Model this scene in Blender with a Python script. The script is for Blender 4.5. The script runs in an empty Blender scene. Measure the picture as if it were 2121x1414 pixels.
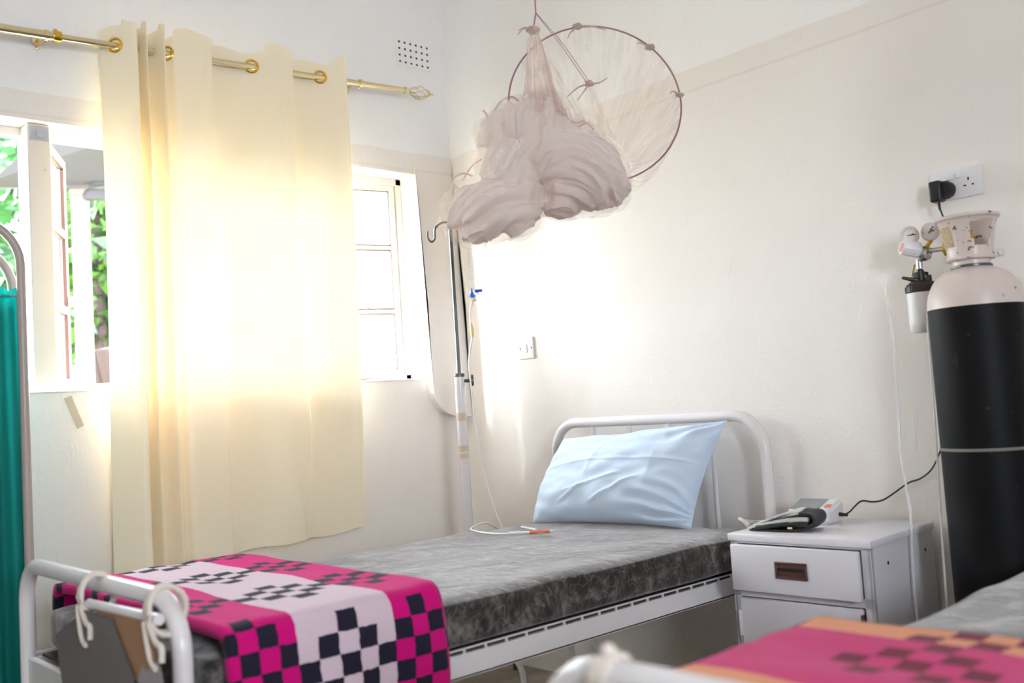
import bpy, bmesh, math, random
from mathutils import Vector, Matrix, noise
random.seed(7)
PI = math.pi
sc = bpy.context.scene
COL = sc.collection

# ------------------------------------------------------------------ helpers
def link(o):
    COL.objects.link(o); return o

def thing(name, label, cat, loc=(0, 0, 0), rz=0.0, group=None):
    o = link(bpy.data.objects.new(name, None))
    o.location = loc; o.rotation_euler = (0, 0, rz); o.empty_display_size = .05
    o['label'] = label; o['category'] = cat
    if group: o['group'] = group
    return o

def obj(name, bm, mat, parent=None, smooth=True, loc=None, label=None, recalc=True):
    """one mesh object; when parented, bm is in the thing's local frame"""
    if recalc: bmesh.ops.recalc_face_normals(bm, faces=bm.faces)
    me = bpy.data.meshes.new(name); bm.to_mesh(me); bm.free()
    for p in me.polygons: p.use_smooth = smooth
    for m in (mat if isinstance(mat, (list, tuple)) else [mat]): me.materials.append(m)
    o = link(bpy.data.objects.new(name, me))
    if smooth:
        try: me.set_sharp_from_angle(angle=math.radians(42))
        except Exception: pass
    if parent: o.parent = parent
    if loc: o.location = loc
    if label: o['label'] = label
    return o

def tag(o, label, cat, group=None):
    o['label'] = label; o['category'] = cat
    if group: o['group'] = group
    return o

def struct(name, bm, mat, parent=None, smooth=False):
    o = obj(name, bm, mat, parent, smooth)
    if not parent: o['kind'] = 'structure'
    return o

def NB(): return bmesh.new()

def box(bm, x0, x1, y0, y1, z0, z1, bev=0.0, seg=2, M=None):
    r = bmesh.ops.create_cube(bm, size=1)
    vs = r['verts']
    for v in vs:
        v.co = Vector(((x0+x1)/2 + v.co.x*(x1-x0), (y0+y1)/2 + v.co.y*(y1-y0), (z0+z1)/2 + v.co.z*(z1-z0)))
    if bev > 0:
        es = list({e for v in vs for e in v.link_edges})
        rr = bmesh.ops.bevel(bm, geom=es, offset=bev, segments=seg, profile=.5, affect='EDGES')
        vs = list({v for f in rr['faces'] for v in f.verts} | {v for v in vs if v.is_valid})
    if M is not None: bmesh.ops.transform(bm, matrix=M, verts=[v for v in vs if v.is_valid])
    return vs

def catmull(pts, n=8, closed=False):
    P = [Vector(p) for p in pts]; out = []
    N = len(P); rng = N if closed else N-1
    for i in range(rng):
        p0 = P[(i-1) % N] if closed or i > 0 else P[0]*2-P[1]
        p1, p2 = P[i], P[(i+1) % N]
        p3 = P[(i+2) % N] if closed or i+2 < N else P[-1]*2-P[-2]
        for k in range(n):
            t = k/n
            out.append(.5*((2*p1)+(p2-p0)*t+(2*p0-5*p1+4*p2-p3)*t*t+(3*p1-p0-3*p2+p3)*t**3))
    if not closed: out.append(P[-1])
    return out

def tube(bm, pts, r, seg=10, closed=False, cap=True):
    pts = [Vector(p) for p in pts]; n = len(pts)
    R = r if isinstance(r, (list, tuple)) else [r]*n
    rings = []; N = None
    for i, p in enumerate(pts):
        if closed: t = pts[(i+1) % n]-pts[i-1]
        else: t = pts[min(i+1, n-1)]-pts[max(i-1, 0)]
        t = t.normalized() if t.length > 1e-9 else Vector((0, 0, 1))
        if N is None:
            N = t.orthogonal().normalized()
        else:
            N = (N-t*N.dot(t))
            N = N.normalized() if N.length > 1e-6 else t.orthogonal().normalized()
        B = t.cross(N)
        rings.append([bm.verts.new(p+(N*math.cos(a)+B*math.sin(a))*R[i]) for a in [2*PI*k/seg for k in range(seg)]])
    for i in range(n if closed else n-1):
        a, b = rings[i], rings[(i+1) % n]
        off = 0
        if closed and i == n-1:
            off = min(range(seg), key=lambda k: (a[0].co-b[k].co).length)
        for k in range(seg):
            bm.faces.new((a[k], a[(k+1) % seg], b[(k+1+off) % seg], b[(k+off) % seg]))
    if cap and not closed:
        bm.faces.new(rings[0]); bm.faces.new(rings[-1][::-1])
    return rings

def lathe(bm, prof, seg=32, M=None, a0=0.0, a1=2*PI):
    """prof: list of (r,z) about z axis"""
    full = abs(a1-a0-2*PI) < 1e-6
    cnt = seg if full else seg+1
    rows = []; new = []
    for r, z in prof:
        if r < 1e-6:
            v = bm.verts.new((0, 0, z)); rows.append([v]); new.append(v)
        else:
            row = [bm.verts.new((r*math.cos(a0+(a1-a0)*k/seg), r*math.sin(a0+(a1-a0)*k/seg), z)) for k in range(cnt)]
            rows.append(row); new += row
    for i in range(len(rows)-1):
        a, b = rows[i], rows[i+1]
        for k in range(seg):
            k2 = (k+1) % cnt
            if len(a) == 1 and len(b) == 1: continue
            if len(a) == 1: bm.faces.new((a[0], b[k2], b[k]))
            elif len(b) == 1: bm.faces.new((a[k], a[k2], b[0]))
            else: bm.faces.new((a[k], a[k2], b[k2], b[k]))
    if M is not None: bmesh.ops.transform(bm, matrix=M, verts=new)
    return new

def axis_m(p, d):
    """matrix placing local z along d at p"""
    q = Vector((0, 0, 1)).rotation_difference(Vector(d).normalized())
    return Matrix.Translation(Vector(p)) @ q.to_matrix().to_4x4()

def grid(bm, nu, nv, f, uvf=None):
    vs = [[bm.verts.new(f(i/(nu-1), j/(nv-1))) for j in range(nv)] for i in range(nu)]
    uv = bm.loops.layers.uv.verify() if uvf else None
    for i in range(nu-1):
        for j in range(nv-1):
            fc = bm.faces.new((vs[i][j], vs[i+1][j], vs[i+1][j+1], vs[i][j+1]))
            if uv:
                for l, (a, b) in zip(fc.loops, ((i, j), (i+1, j), (i+1, j+1), (i, j+1))):
                    l[uv].uv = uvf(a/(nu-1), b/(nv-1))
    return vs

def prism(bm, pts, z0, z1, M=None):
    a = [bm.verts.new((x, y, z0)) for x, y in pts]; b = [bm.verts.new((x, y, z1)) for x, y in pts]
    n = len(pts); bm.faces.new(a[::-1]); bm.faces.new(b)
    for i in range(n): bm.faces.new((a[i], a[(i+1) % n], b[(i+1) % n], b[i]))
    if M is not None: bmesh.ops.transform(bm, matrix=M, verts=a+b)

def arc(c, r, a0, a1, n, ax, ay):
    return [Vector(c)+Vector(ax)*r*math.cos(a0+(a1-a0)*k/n)+Vector(ay)*r*math.sin(a0+(a1-a0)*k/n) for k in range(n+1)]

# ------------------------------------------------------------------ materials
def lin(r, g, b):
    return tuple(((c/255/12.92) if c/255 <= .04045 else ((c/255+.055)/1.055)**2.4) for c in (r, g, b))+(1,)

class Mat:
    def __init__(s, name):
        s.m = bpy.data.materials.new(name); s.m.use_nodes = True
        s.t = s.m.node_tree; s.n = s.t.nodes; s.l = s.t.links
        s.b = s.n['Principled BSDF']; s.out = s.n['Material Output']
    def node(s, typ, **kw):
        n = s.n.new(typ)
        for k, v in kw.items(): setattr(n, k, v)
        return n
    def math(s, op, a, b=None, c=None):
        n = s.node('ShaderNodeMath', operation=op)
        for i, v in enumerate((a, b, c)):
            if v is None: continue
            if isinstance(v, (int, float)): n.inputs[i].default_value = v
            else: s.l.new(v, n.inputs[i])
        return n.outputs[0]
    def mix(s, fac, a, b):
        n = s.node('ShaderNodeMix', data_type='RGBA')
        for sock, v in ((n.inputs[0], fac), (n.inputs[6], a), (n.inputs[7], b)):
            if isinstance(v, (int, float, tuple)): sock.default_value = v
            else: s.l.new(v, sock)
        return n.outputs[2]
    def ramp(s, fac, stops):
        n = s.node('ShaderNodeValToRGB')
        while len(n.color_ramp.elements) < len(stops): n.color_ramp.elements.new(.5)
        for e, (p, c) in zip(n.color_ramp.elements, stops): e.position = p; e.color = c if isinstance(c, tuple) else (c, c, c, 1)
        s.l.new(fac, n.inputs[0]); return n.outputs[0]
    def coord(s, which='Object', scale=(1, 1, 1)):
        c = s.node('ShaderNodeTexCoord'); m = s.node('ShaderNodeMapping'); m.inputs['Scale'].default_value = scale
        s.l.new(c.outputs[which], m.inputs[0]); return m.outputs[0]
    def noise(s, vec, scale, detail=4, rough=.55, dist=0):
        n = s.node('ShaderNodeTexNoise'); n.inputs['Scale'].default_value = scale
        n.inputs['Detail'].default_value = detail; n.inputs['Roughness'].default_value = rough; n.inputs['Distortion'].default_value = dist
        if vec is not None: s.l.new(vec, n.inputs['Vector'])
        return n.outputs['Fac']
    def bump(s, h, strength=.3, dist=.01, to=None):
        n = s.node('ShaderNodeBump'); n.inputs['Strength'].default_value = strength; n.inputs['Distance'].default_value = dist
        s.l.new(h, n.inputs['Height']); s.l.new(n.outputs[0], (to or s.b).inputs['Normal']); return n.outputs[0]
    def set(s, **kw):
        for k, v in kw.items():
            sock = s.b.inputs[k.replace('_', ' ')]
            if isinstance(v, (int, float, tuple)): sock.default_value = v
            else: s.l.new(v, sock)
        return s

def plain(name, col, rough=.5, metal=0., bump=0, bscale=200, spec=.5, **kw):
    m = Mat(name); m.set(Base_Color=col, Roughness=rough, Metallic=metal); m.b.inputs['Specular IOR Level'].default_value = spec
    if kw: m.set(**kw)
    if bump:
        m.bump(m.noise(m.coord(), bscale, 3), bump, .002)
    return m.m

def painted_metal(name, col, chip=(.12, .08, .06, 1), amount=.72, rough=.32, scale=22):
    m = Mat(name)
    n = m.noise(m.coord(), scale, 5, .65)
    f = m.ramp(n, [(amount, 0.), (min(.99, amount+.03), 1.)])
    big = m.noise(m.coord(), 4, 3)
    c2 = m.mix(m.math('MULTIPLY', big, .25), col, tuple(c*.8 for c in col[:3])+(1,))
    m.set(Base_Color=m.mix(f, c2, chip), Roughness=rough)
    m.bump(m.noise(m.coord(), 90, 2), .06, .002)
    return m.m

# plaster wall: cream below 2.25 m, whiter above, trowel marks as relief
def wall_mat(name):
    m = Mat(name)
    g = m.node('ShaderNodeNewGeometry'); sx = m.node('ShaderNodeSeparateXYZ'); m.l.new(g.outputs['Position'], sx.inputs[0])
    wob = m.noise(g.outputs['Position'], 3, 3)
    z = m.math('ADD', sx.outputs[2], m.math('MULTIPLY', m.math('SUBTRACT', wob, .5), .02))
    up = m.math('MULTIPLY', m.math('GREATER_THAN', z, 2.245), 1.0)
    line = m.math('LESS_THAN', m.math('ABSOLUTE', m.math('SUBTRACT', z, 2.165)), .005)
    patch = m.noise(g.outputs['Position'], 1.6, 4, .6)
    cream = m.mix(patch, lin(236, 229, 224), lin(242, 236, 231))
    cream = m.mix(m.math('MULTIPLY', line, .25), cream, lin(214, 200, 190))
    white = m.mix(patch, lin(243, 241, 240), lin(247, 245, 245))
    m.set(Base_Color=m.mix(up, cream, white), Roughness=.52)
    m.b.inputs['Specular IOR Level'].default_value = .35
    mp = m.node('ShaderNodeMapping'); mp.inputs['Scale'].default_value = (9, 9, 2.2); mp.inputs['Rotation'].default_value = (.25, .3, 0)
    m.l.new(g.outputs['Position'], mp.inputs[0])
    st = m.noise(mp.outputs[0], 4.5, 3, .5, 1.2)
    st = m.ramp(st, [(.63, 0.), (.68, 1.), (.72, .1)])
    fine = m.noise(g.outputs['Position'], 110, 4, .6)
    mid = m.noise(g.outputs['Position'], 14, 4, .55)
    h = m.math('ADD', m.math('ADD', m.math('MULTIPLY', st, .35), m.math('MULTIPLY', fine, .35)), m.math('MULTIPLY', mid, .5))
    m.bump(h, .42, .006)
    return m.m

def net_mat(name, alpha, col=lin(226, 206, 200), streak=0.0, wisp=0.0):
    m = Mat(name); m.n.remove(m.b)
    d = m.node('ShaderNodeBsdfDiffuse'); d.inputs[0].default_value = col
    t = m.node('ShaderNodeBsdfTranslucent'); t.inputs[0].default_value = col
    x = m.node('ShaderNodeMixShader'); x.inputs[0].default_value = .25 if alpha > .9 else .45
    m.l.new(d.outputs[0], x.inputs[1]); m.l.new(t.outputs[0], x.inputs[2])
    tr = m.node('ShaderNodeBsdfTransparent')
    y = m.node('ShaderNodeMixShader')
    if streak:
        n = m.noise(m.coord('UV', (26, 1.2, 1)), 1.6, 3, .6, .4)
        f = m.math('ADD', alpha, m.math('MULTIPLY', m.ramp(n, [(.45, 0.), (.72, 1.)]), streak))
        m.l.new(f, y.inputs[0])
    elif wisp:
        n = m.noise(m.coord('Object', (1, 1, 1.6)), 30, 4, .6, 2.5)
        m.l.new(m.math('ADD', alpha, m.math('MULTIPLY', m.ramp(n, [(.46, 0.), (.64, 1.)]), wisp)), y.inputs[0])
    else: y.inputs[0].default_value = alpha
    m.l.new(tr.outputs[0], y.inputs[1]); m.l.new(x.outputs[0], y.inputs[2])
    m.l.new(y.outputs[0], m.out.inputs[0])
    return m.m

def glass_mat(name, tint=(.97, .985, .98, 1), refl=.08):
    m = Mat(name); m.n.remove(m.b)
    tr = m.node('ShaderNodeBsdfTransparent'); tr.inputs[0].default_value = tint
    g = m.node('ShaderNodeBsdfGlossy'); g.inputs['Roughness'].default_value = .03
    lw = m.node('ShaderNodeLayerWeight'); lw.inputs[0].default_value = .25
    f = m.math('MULTIPLY', lw.outputs['Fresnel'], .9)
    y = m.node('ShaderNodeMixShader'); m.l.new(f, y.inputs[0])
    m.l.new(tr.outputs[0], y.inputs[1]); m.l.new(g.outputs[0], y.inputs[2]); m.l.new(y.outputs[0], m.out.inputs[0])
    return m.m

def clear_plastic(name, col=(.95, .95, .95, 1), a=.35):
    m = Mat(name); m.set(Base_Color=col, Roughness=.15)
    tr = m.node('ShaderNodeBsdfTransparent'); y = m.node('ShaderNodeMixShader'); y.inputs[0].default_value = a
    m.l.new(tr.outputs[0], y.inputs[1]); m.l.new(m.b.outputs[0], y.inputs[2]); m.l.new(y.outputs[0], m.out.inputs[0])
    return m.m

def curtain_mat():
    m = Mat('cream_curtain_cloth'); m.n.remove(m.b)
    uv = m.node('ShaderNodeTexCoord'); sx = m.node('ShaderNodeSeparateXYZ'); m.l.new(uv.outputs['UV'], sx.inputs[0])
    v = sx.outputs[1]                                     # metres up from the hem
    hem = m.math('MAXIMUM', m.math('LESS_THAN', v, .125), m.math('GREATER_THAN', v, 1.745))
    weave = m.noise(m.coord('UV', (60, 420, 1)), 1, 3, .6)
    col = m.mix(weave, lin(252, 238, 208), lin(255, 245, 219))
    d = m.node('ShaderNodeBsdfDiffuse'); m.l.new(col, d.inputs[0])
    t = m.node('ShaderNodeBsdfTranslucent')
    m.l.new(m.mix(weave, lin(254, 226, 186), lin(255, 232, 202)), t.inputs[0])
    g = m.node('ShaderNodeBsdfGlossy'); g.inputs['Roughness'].default_value = .42; g.inputs[0].default_value = (.9, .85, .7, 1)
    x = m.node('ShaderNodeMixShader')
    m.l.new(m.math('SUBTRACT', .085, m.math('MULTIPLY', hem, .035)), x.inputs[0])
    m.l.new(d.outputs[0], x.inputs[1]); m.l.new(t.outputs[0], x.inputs[2])
    y = m.node('ShaderNodeMixShader'); y.inputs[0].default_value = .06
    m.l.new(x.outputs[0], y.inputs[1]); m.l.new(g.outputs[0], y.inputs[2])
    bp = m.node('ShaderNodeBump'); bp.inputs['Strength'].default_value = .12; bp.inputs['Distance'].default_value = .002
    seam = m.math('LESS_THAN', m.math('ABSOLUTE', m.math('SUBTRACT', v, .127)), .0035)
    m.l.new(m.math('SUBTRACT', weave, seam), bp.inputs['Height'])
    for s_ in (d, t, g): m.l.new(bp.outputs[0], s_.inputs['Normal'])
    m.l.new(y.outputs[0], m.out.inputs[0])
    return m.m

def velvet_mat():
    m = Mat('grey_crushed_velvet')
    co = m.coord()
    a = m.noise(co, 9, 6, .62, 1.4); b = m.noise(m.coord('Object', (1, 1.6, 1)), 15, 4, .6, 1.2)
    ring = m.node('ShaderNodeTexVoronoi', feature='DISTANCE_TO_EDGE'); ring.inputs['Scale'].default_value = 11
    dm = m.node('ShaderNodeVectorMath', operation='ADD'); nn = m.node('ShaderNodeTexNoise'); nn.inputs['Scale'].default_value = 6
    m.l.new(co, nn.inputs['Vector']); m.l.new(co, dm.inputs[0]); m.l.new(nn.outputs['Color'], dm.inputs[1]); m.l.new(dm.outputs[0], ring.inputs['Vector'])
    rl = m.ramp(ring.outputs['Distance'], [(.0, 1.), (.035, 0.)])
    f = m.math('ADD', m.math('MULTIPLY', a, .65), m.math('MULTIPLY', b, .35))
    c = m.ramp(f, [(.34, lin(30, 26, 24)), (.5, lin(62, 56, 53)), (.64, lin(122, 115, 112))])
    c = m.mix(m.math('MULTIPLY', rl, .22), c, lin(186, 178, 174))
    m.set(Base_Color=c, Roughness=.75, Sheen_Weight=.75, Sheen_Roughness=.38, Sheen_Tint=(.92, .88, .88, 1))
    m.b.inputs['Specular IOR Level'].default_value = .2
    m.bump(m.math('ADD', a, m.math('MULTIPLY', b, .5)), .4, .012)
    return m.m

def blanket_mat(name, bands, c):
    """bands: (u0, light, dark, k0, m0); uv in metres; checked diamonds 5 cells wide"""
    m = Mat(name)
    t = m.node('ShaderNodeTexCoord'); sx = m.node('ShaderNodeSeparateXYZ'); m.l.new(t.outputs['UV'], sx.inputs[0])
    wob = m.noise(m.coord('UV'), 60, 2)
    wo = m.math('MULTIPLY', m.math('SUBTRACT', wob, .5), .006)
    u = m.math('ADD', sx.outputs[0], wo); v = m.math('ADD', sx.outputs[1], wo)
    res = None
    for (u0, light, dark, k0, m0, per) in bands:
        k = m.math('ADD', m.math('FLOOR', m.math('DIVIDE', m.math('SUBTRACT', u, u0), c)), k0)
        r = m.math('MODULO', m.math('ADD', m.math('FLOOR', m.math('DIVIDE', v, c)), m0+70), per)
        dist = m.math('ADD', m.math('ABSOLUTE', m.math('SUBTRACT', k, 2)), m.math('ABSOLUTE', m.math('SUBTRACT', r, 2)))
        par = m.math('MODULO', m.math('ADD', k, m.math('ADD', r, 20)), 2)
        dk = m.math('MULTIPLY', m.math('LESS_THAN', dist, 2.5), m.math('LESS_THAN', par, .5))
        col = m.mix(dk, light, dark)
        res = col if res is None else m.mix(m.math('GREATER_THAN', u, u0), res, col)
    fz = m.noise(m.coord('UV'), 320, 3)
    res = m.mix(m.math('MULTIPLY', fz, .18), res, (.02, .01, .02, 1))
    m.set(Base_Color=res, Roughness=.95, Sheen_Weight=.10, Sheen_Roughness=.5)
    m.b.inputs['Specular IOR Level'].default_value = .1
    m.bump(fz, .35, .003)
    return m.m

def cyl_black():
    m = Mat('scratched_black_paint')
    n = m.noise(m.coord('Object', (7, 7, 1.2)), 7, 6, .68)
    f = m.ramp(n, [(.66, 0.), (.74, 1.)])
    n2 = m.noise(m.coord(), 60, 3, .6); f2 = m.ramp(n2, [(.70, 0.), (.74, 1.)])
    ff = m.math('ADD', m.math('MULTIPLY', f, .35), m.math('MULTIPLY', f2, .35))
    m.set(Base_Color=m.mix(ff, (.006, .006, .0065, 1), (.11, .11, .10, 1)), Roughness=.5)
    m.b.inputs['Specular IOR Level'].default_value = .15
    m.bump(n, .1, .003); return m.m

def paper_lines(name, base, ink, sc_):
    m = Mat(name); w = m.node('ShaderNodeTexWave'); w.inputs['Scale'].default_value = sc_; w.bands_direction = 'Z'
    m.l.new(m.coord(), w.inputs['Vector']); n = m.noise(m.coord(), 150, 2)
    f = m.math('MULTIPLY', m.ramp(w.outputs[0], [(.55, 0.), (.7, 1.)]), m.math('GREATER_THAN', n, .45))
    m.set(Base_Color=m.mix(m.math('MULTIPLY', f, .6), base, ink), Roughness=.8); return m.m

M = dict(
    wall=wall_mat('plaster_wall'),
    ceil=plain('ceiling_paint', lin(240, 236, 232), .8),
    floor=None,
    winpaint=painted_metal('white_window_paint', lin(218, 212, 208), (.3, .2, .15, 1), .78, .4),
    sillpaint=plain('white_reveal_paint', lin(240, 237, 234), .5, bump=.15, bscale=40),
    woodpost=painted_metal('off_white_post_paint', lin(222, 213, 206), lin(190, 178, 168), .7, .55, 9),
    bed=painted_metal('white_bed_enamel', lin(232, 227, 228), (.16, .1, .07, 1), .73, .22, 16),
    whitemetal=painted_metal('white_cabinet_enamel', lin(230, 226, 232), (.35, .25, .2, 1), .8, .3, 10),
    brass=plain('polished_brass', lin(235, 190, 70), .18, 1.),
    paleg=plain('pale_gold_metal', lin(234, 219, 178), .24, 1.),
    steel=plain('steel', lin(190, 190, 192), .25, 1.),
    darkst=plain('dark_steel', lin(95, 98, 98), .35, .8),
    velvet=velvet_mat(), curtain=curtain_mat(),
    black=plain('black_plastic', (.012, .012, .013, 1), .42),
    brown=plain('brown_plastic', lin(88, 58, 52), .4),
    darkbrown=plain('dark_recess', lin(30, 20, 18), .6),
    white=plain('white_plastic', lin(232, 230, 232), .3),
    glass=glass_mat('window_glass'),
    clear=clear_plastic('clear_tubing', (.93, .92, .92, 1), .5),
    milky=plain('milky_bottle', lin(232, 231, 226), .42), lid=plain('dark_brown_lid', lin(46, 33, 31), .4),
    bag=clear_plastic('clear_bag', (.95, .96, .97, 1), .12),
    cylw=painted_metal('worn_white_cylinder_paint', lin(222, 207, 200), (.10, .08, .07, 1), .655, .35, 48),
    cylb=cyl_black(),
    teal=None, card=plain('brown_card', lin(150, 112, 80), .8),
    paper=plain('shaded_paper', lin(104, 97, 97), .8), paper2=plain('lit_paper', lin(150, 140, 144), .8),  # one paper in two tones: darker for shaded sheets, lighter for lit ones
    gauze=plain('gauze', lin(226, 214, 204), .9, bump=.3, bscale=300),
    orange=plain('orange_label', lin(238, 120, 70), .5), red=plain('red_mark', lin(190, 50, 50), .5),
    screen=plain('grey_lcd', lin(140, 144, 148), .2), blue=plain('blue_plastic', lin(20, 90, 210), .35),
    latex=plain('yellow_latex', lin(232, 205, 130), .5),
    cuffg=plain('pale_grey_cuff', lin(196, 194, 192), .75, bump=.2, bscale=160), cuffd=plain('black_cuff_nylon', lin(38, 40, 42), .5, bump=.2, bscale=200),
    mauve=plain('mauve_hoop', lin(150, 105, 118), .4), cord=plain('mauve_cord', lin(176, 130, 140), .8),
    net1=net_mat('sheer_netting', .07, streak=.16), net2=net_mat('gathered_netting', .2, streak=.5), net3=net_mat('bundled_netting', .93, lin(242, 233, 228)),
    net4=net_mat('loose_netting', .10, lin(238, 224, 218)),
    tape=clear_plastic('old_tape', lin(226, 212, 194), .5), tape2=plain('beige_tape', lin(214, 196, 174), .7),
    label=paper_lines('aged_label', lin(205, 185, 150), lin(110, 90, 70), 60),
    dial=plain('dial_face', lin(238, 232, 228), .5), hole=plain('vent_hole_dark', lin(28, 44, 40), .9),
)
def _floor():
    m = Mat('grey_cement_floor'); n = m.noise(m.coord(), 6, 6, .6)
    m.set(Base_Color=m.ramp(n, [(.3, lin(120, 114, 104)), (.7, lin(160, 152, 140))]), Roughness=.55); m.bump(n, .1, .01); return m.m
M['floor'] = _floor()
def _teal():
    m = Mat('teal_screen_cloth'); n = m.noise(m.coord('Object', (80, 80, 300)), 3, 2)
    m.set(Base_Color=m.mix(n, lin(0, 122, 116), lin(0, 142, 134)), Roughness=.8)
    t = m.node('ShaderNodeBsdfTranslucent'); t.inputs[0].default_value = lin(0, 150, 140)
    x = m.node('ShaderNodeMixShader'); x.inputs[0].default_value = .3
    m.l.new(m.b.outputs[0], x.inputs[1]); m.l.new(t.outputs[0], x.inputs[2]); m.l.new(x.outputs[0], m.out.inputs[0]); return m.m
M['teal'] = _teal()
def _pillow():
    m = Mat('pale_blue_cotton'); n = m.noise(m.coord(), 900, 2)
    m.set(Base_Color=m.mix(n, lin(196, 214, 238), lin(210, 225, 245)), Roughness=.8, Sheen_Weight=.2)
    m.bump(n, .08, .001); return m.m
M['pillow'] = _pillow()

# ------------------------------------------------------------------ room shell
RX, RY, RZ = 5.3, -5.6, 3.25
WZ0, WZ1 = 1.235, 2.147
W1 = (-2.42, -.212)
def wall_left():
    bm = NB(); T = -.24
    box(bm, T, 0, RY-.24, .24, -.02, WZ0); box(bm, T, 0, RY-.24, .24, WZ1, RZ)
    for a, b in ((RY-.24, W1[0]), (W1[1], .24)): box(bm, T, 0, a, b, WZ0, WZ1)
    return bm
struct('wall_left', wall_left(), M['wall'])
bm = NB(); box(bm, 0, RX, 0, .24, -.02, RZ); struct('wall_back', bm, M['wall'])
W2 = (-3.35, -2.55, 1.2, 2.1)                                # added unseen window in the right wall, for fill light
bm = NB(); box(bm, RX, RX+.24, RY-.24, .24, -.02, W2[2]); box(bm, RX, RX+.24, RY-.24, .24, W2[3], RZ); box(bm, RX, RX+.24, RY-.24, W2[0], W2[2], W2[3]); box(bm, RX, RX+.24, W2[1], .24, W2[2], W2[3])
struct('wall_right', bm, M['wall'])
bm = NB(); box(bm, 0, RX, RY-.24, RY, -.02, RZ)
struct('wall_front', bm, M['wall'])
bm = NB(); box(bm, -.24, RX+.24, RY-.24, .24, -.12, -.02); box(bm, 0, RX, RY, 0, -.02, 0); struct('floor', bm, M['floor'])
bm = NB(); box(bm, -.24, RX+.24, RY-.24, .24, RZ, RZ+.15); struct('ceiling', bm, M['ceil'])

# added unseen walls outside that keep sun off the window's left part and garden
bm = NB(); box(bm, -.57, -.24, -2.8, -2.56, -.5, 3.6); box(bm, -9, -2.05, -4.6, -4.3, -.5, 5.2); struct('wall_sun_blocker', bm, M['wall'])

# plaster boxing between the window reveal and the corner, rounded at its foot
def boxing():
    bm = NB(); y0 = -.212; x1 = .045
    pts = [(y0, 2.24), (y0, 1.55), (y0, 1.2)]
    for k in range(0, 9):
        a = PI+ (PI/2)*k/8
        pts.append((y0+.14+.14*math.cos(a), 1.20+.135*math.sin(a)))
    pts += [(-.001, 1.060), (-.001, 1.55), (-.001, 2.24)]
    vs0 = [bm.verts.new((.0005, y, z)) for y, z in pts]; vs1 = [bm.verts.new((x1 if z < 1.9 else .004, y, z)) for y, z in pts]
    n = len(pts); bm.faces.new(vs0[::-1]); f = bm.faces.new(vs1)
    for i in range(n): bm.faces.new((vs0[i], vs0[(i+1) % n], vs1[(i+1) % n], vs1[i]))
    bmesh.ops.triangulate(bm, faces=[f])
    return bm
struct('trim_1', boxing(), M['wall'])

# ------------------------------------------------------------------ window_1
def sash(parent, y0, y1, hinge, ang, z0=1.262, z1=2.118, x=-.125, handle=None):
    """steel casement; hinged at y=hinge, swung outward by ang (radians)"""
    s = 1 if abs(hinge-y0) < abs(hinge-y1) else -1
    w = y1-y0
    Mx = Matrix.Translation((x, hinge, 0)) @ Matrix.Rotation(ang*s, 4, 'Z')
    bm = NB(); t = .016; f = .028
    def b(a0, a1, c0, c1, d=t, dx=0): box(bm, -d+dx, d+dx, *(sorted((a0*s, a1*s))), c0, c1, .003, 1, Mx)
    b(0, f, z0, z1); b(w-f, w, z0, z1); b(f, w-f, z0, z0+f); b(f, w-f, z1-f, z1)
    h = (z1-z0)/3
    for k in (1, 2): b(f, w-f, z0+h*k-.011, z0+h*k+.011, .012)
    fr = obj('sash', bm, M['winpaint'], parent, False)
    for k in range(3):
        bm = NB(); box(bm, -.002, .002, *(sorted((f*s, (w-f)*s))), z0+h*k+.011, z0+h*(k+1)-.011, 0, 1, Mx)
        obj('pane', bm, M['glass'], fr, False)
    bm = NB()                                            # dark strip standing in for the shadow line round every pane, room side
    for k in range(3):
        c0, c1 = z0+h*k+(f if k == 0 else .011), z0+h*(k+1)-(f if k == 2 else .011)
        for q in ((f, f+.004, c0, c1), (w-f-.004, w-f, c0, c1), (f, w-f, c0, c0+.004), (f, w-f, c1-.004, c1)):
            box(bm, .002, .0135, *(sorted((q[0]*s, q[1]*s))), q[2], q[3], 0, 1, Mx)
    obj('pane_shadow_line', bm, M['brown'], fr, False)
    if handle:
        bm = NB(); bmesh.ops.create_cube(bm, size=.001)
        box(bm, .012, .03, *(sorted(((w-.03)*s, (w-.008)*s))), handle-.02, handle+.02, .003, 1, Mx)
        tube(bm, [Mx @ Vector((.03, (w-.02)*s, handle)), Mx @ Vector((.05, (w-.02)*s, handle)), Mx @ Vector((.05, (w-.02)*s, handle-.05))], .005, 8)
        obj('latch', bm, M['steel'], fr, label='small metal window latch')
    return fr

win = link(bpy.data.objects.new('window_1', None)); win['kind'] = 'structure'
bm = NB()
for a, b, c, d in ((W1[0], W1[1], WZ0, WZ0+.03), (W1[0], W1[1], WZ1-.03, WZ1), (W1[0], W1[0]+.03, WZ0, WZ1), (W1[1]-.03, W1[1], WZ0, WZ1),
                   (-1.23, -1.20, WZ0, WZ1), (-.74, -.71, WZ0, WZ1), (-2.39, -2.36, WZ0, WZ1)):
    box(bm, -.15, -.108, a, b, c, d, .003, 1)
obj('window_frame', bm, M['winpaint'], win, False)
bm = NB(); box(bm, -.24, .004, W1[0], W1[1], WZ0-.004, WZ0+.004, .003, 1); obj('window_sill', bm, M['sillpaint'], win, False)
bm = NB(); box(bm, -.15, -.035, -1.805, -1.728, WZ0, WZ1, .006, 2); po = obj('mullion_post', bm, M['woodpost'], win, False)
bm = NB(); box(bm, -.035, -.030, -1.80, -1.735, 2.088, 2.138, .002, 1); lathe(bm, [(0, .008), (.012, .006), (.013, 0)], 14, axis_m((-.031, -1.766, 2.112), (1, 0, 0)))
obj('metal_plate', bm, plain('zinc_plate', lin(178, 178, 192), .45, .3), po, False, label='small grey metal plate at the top of the post')
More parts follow.
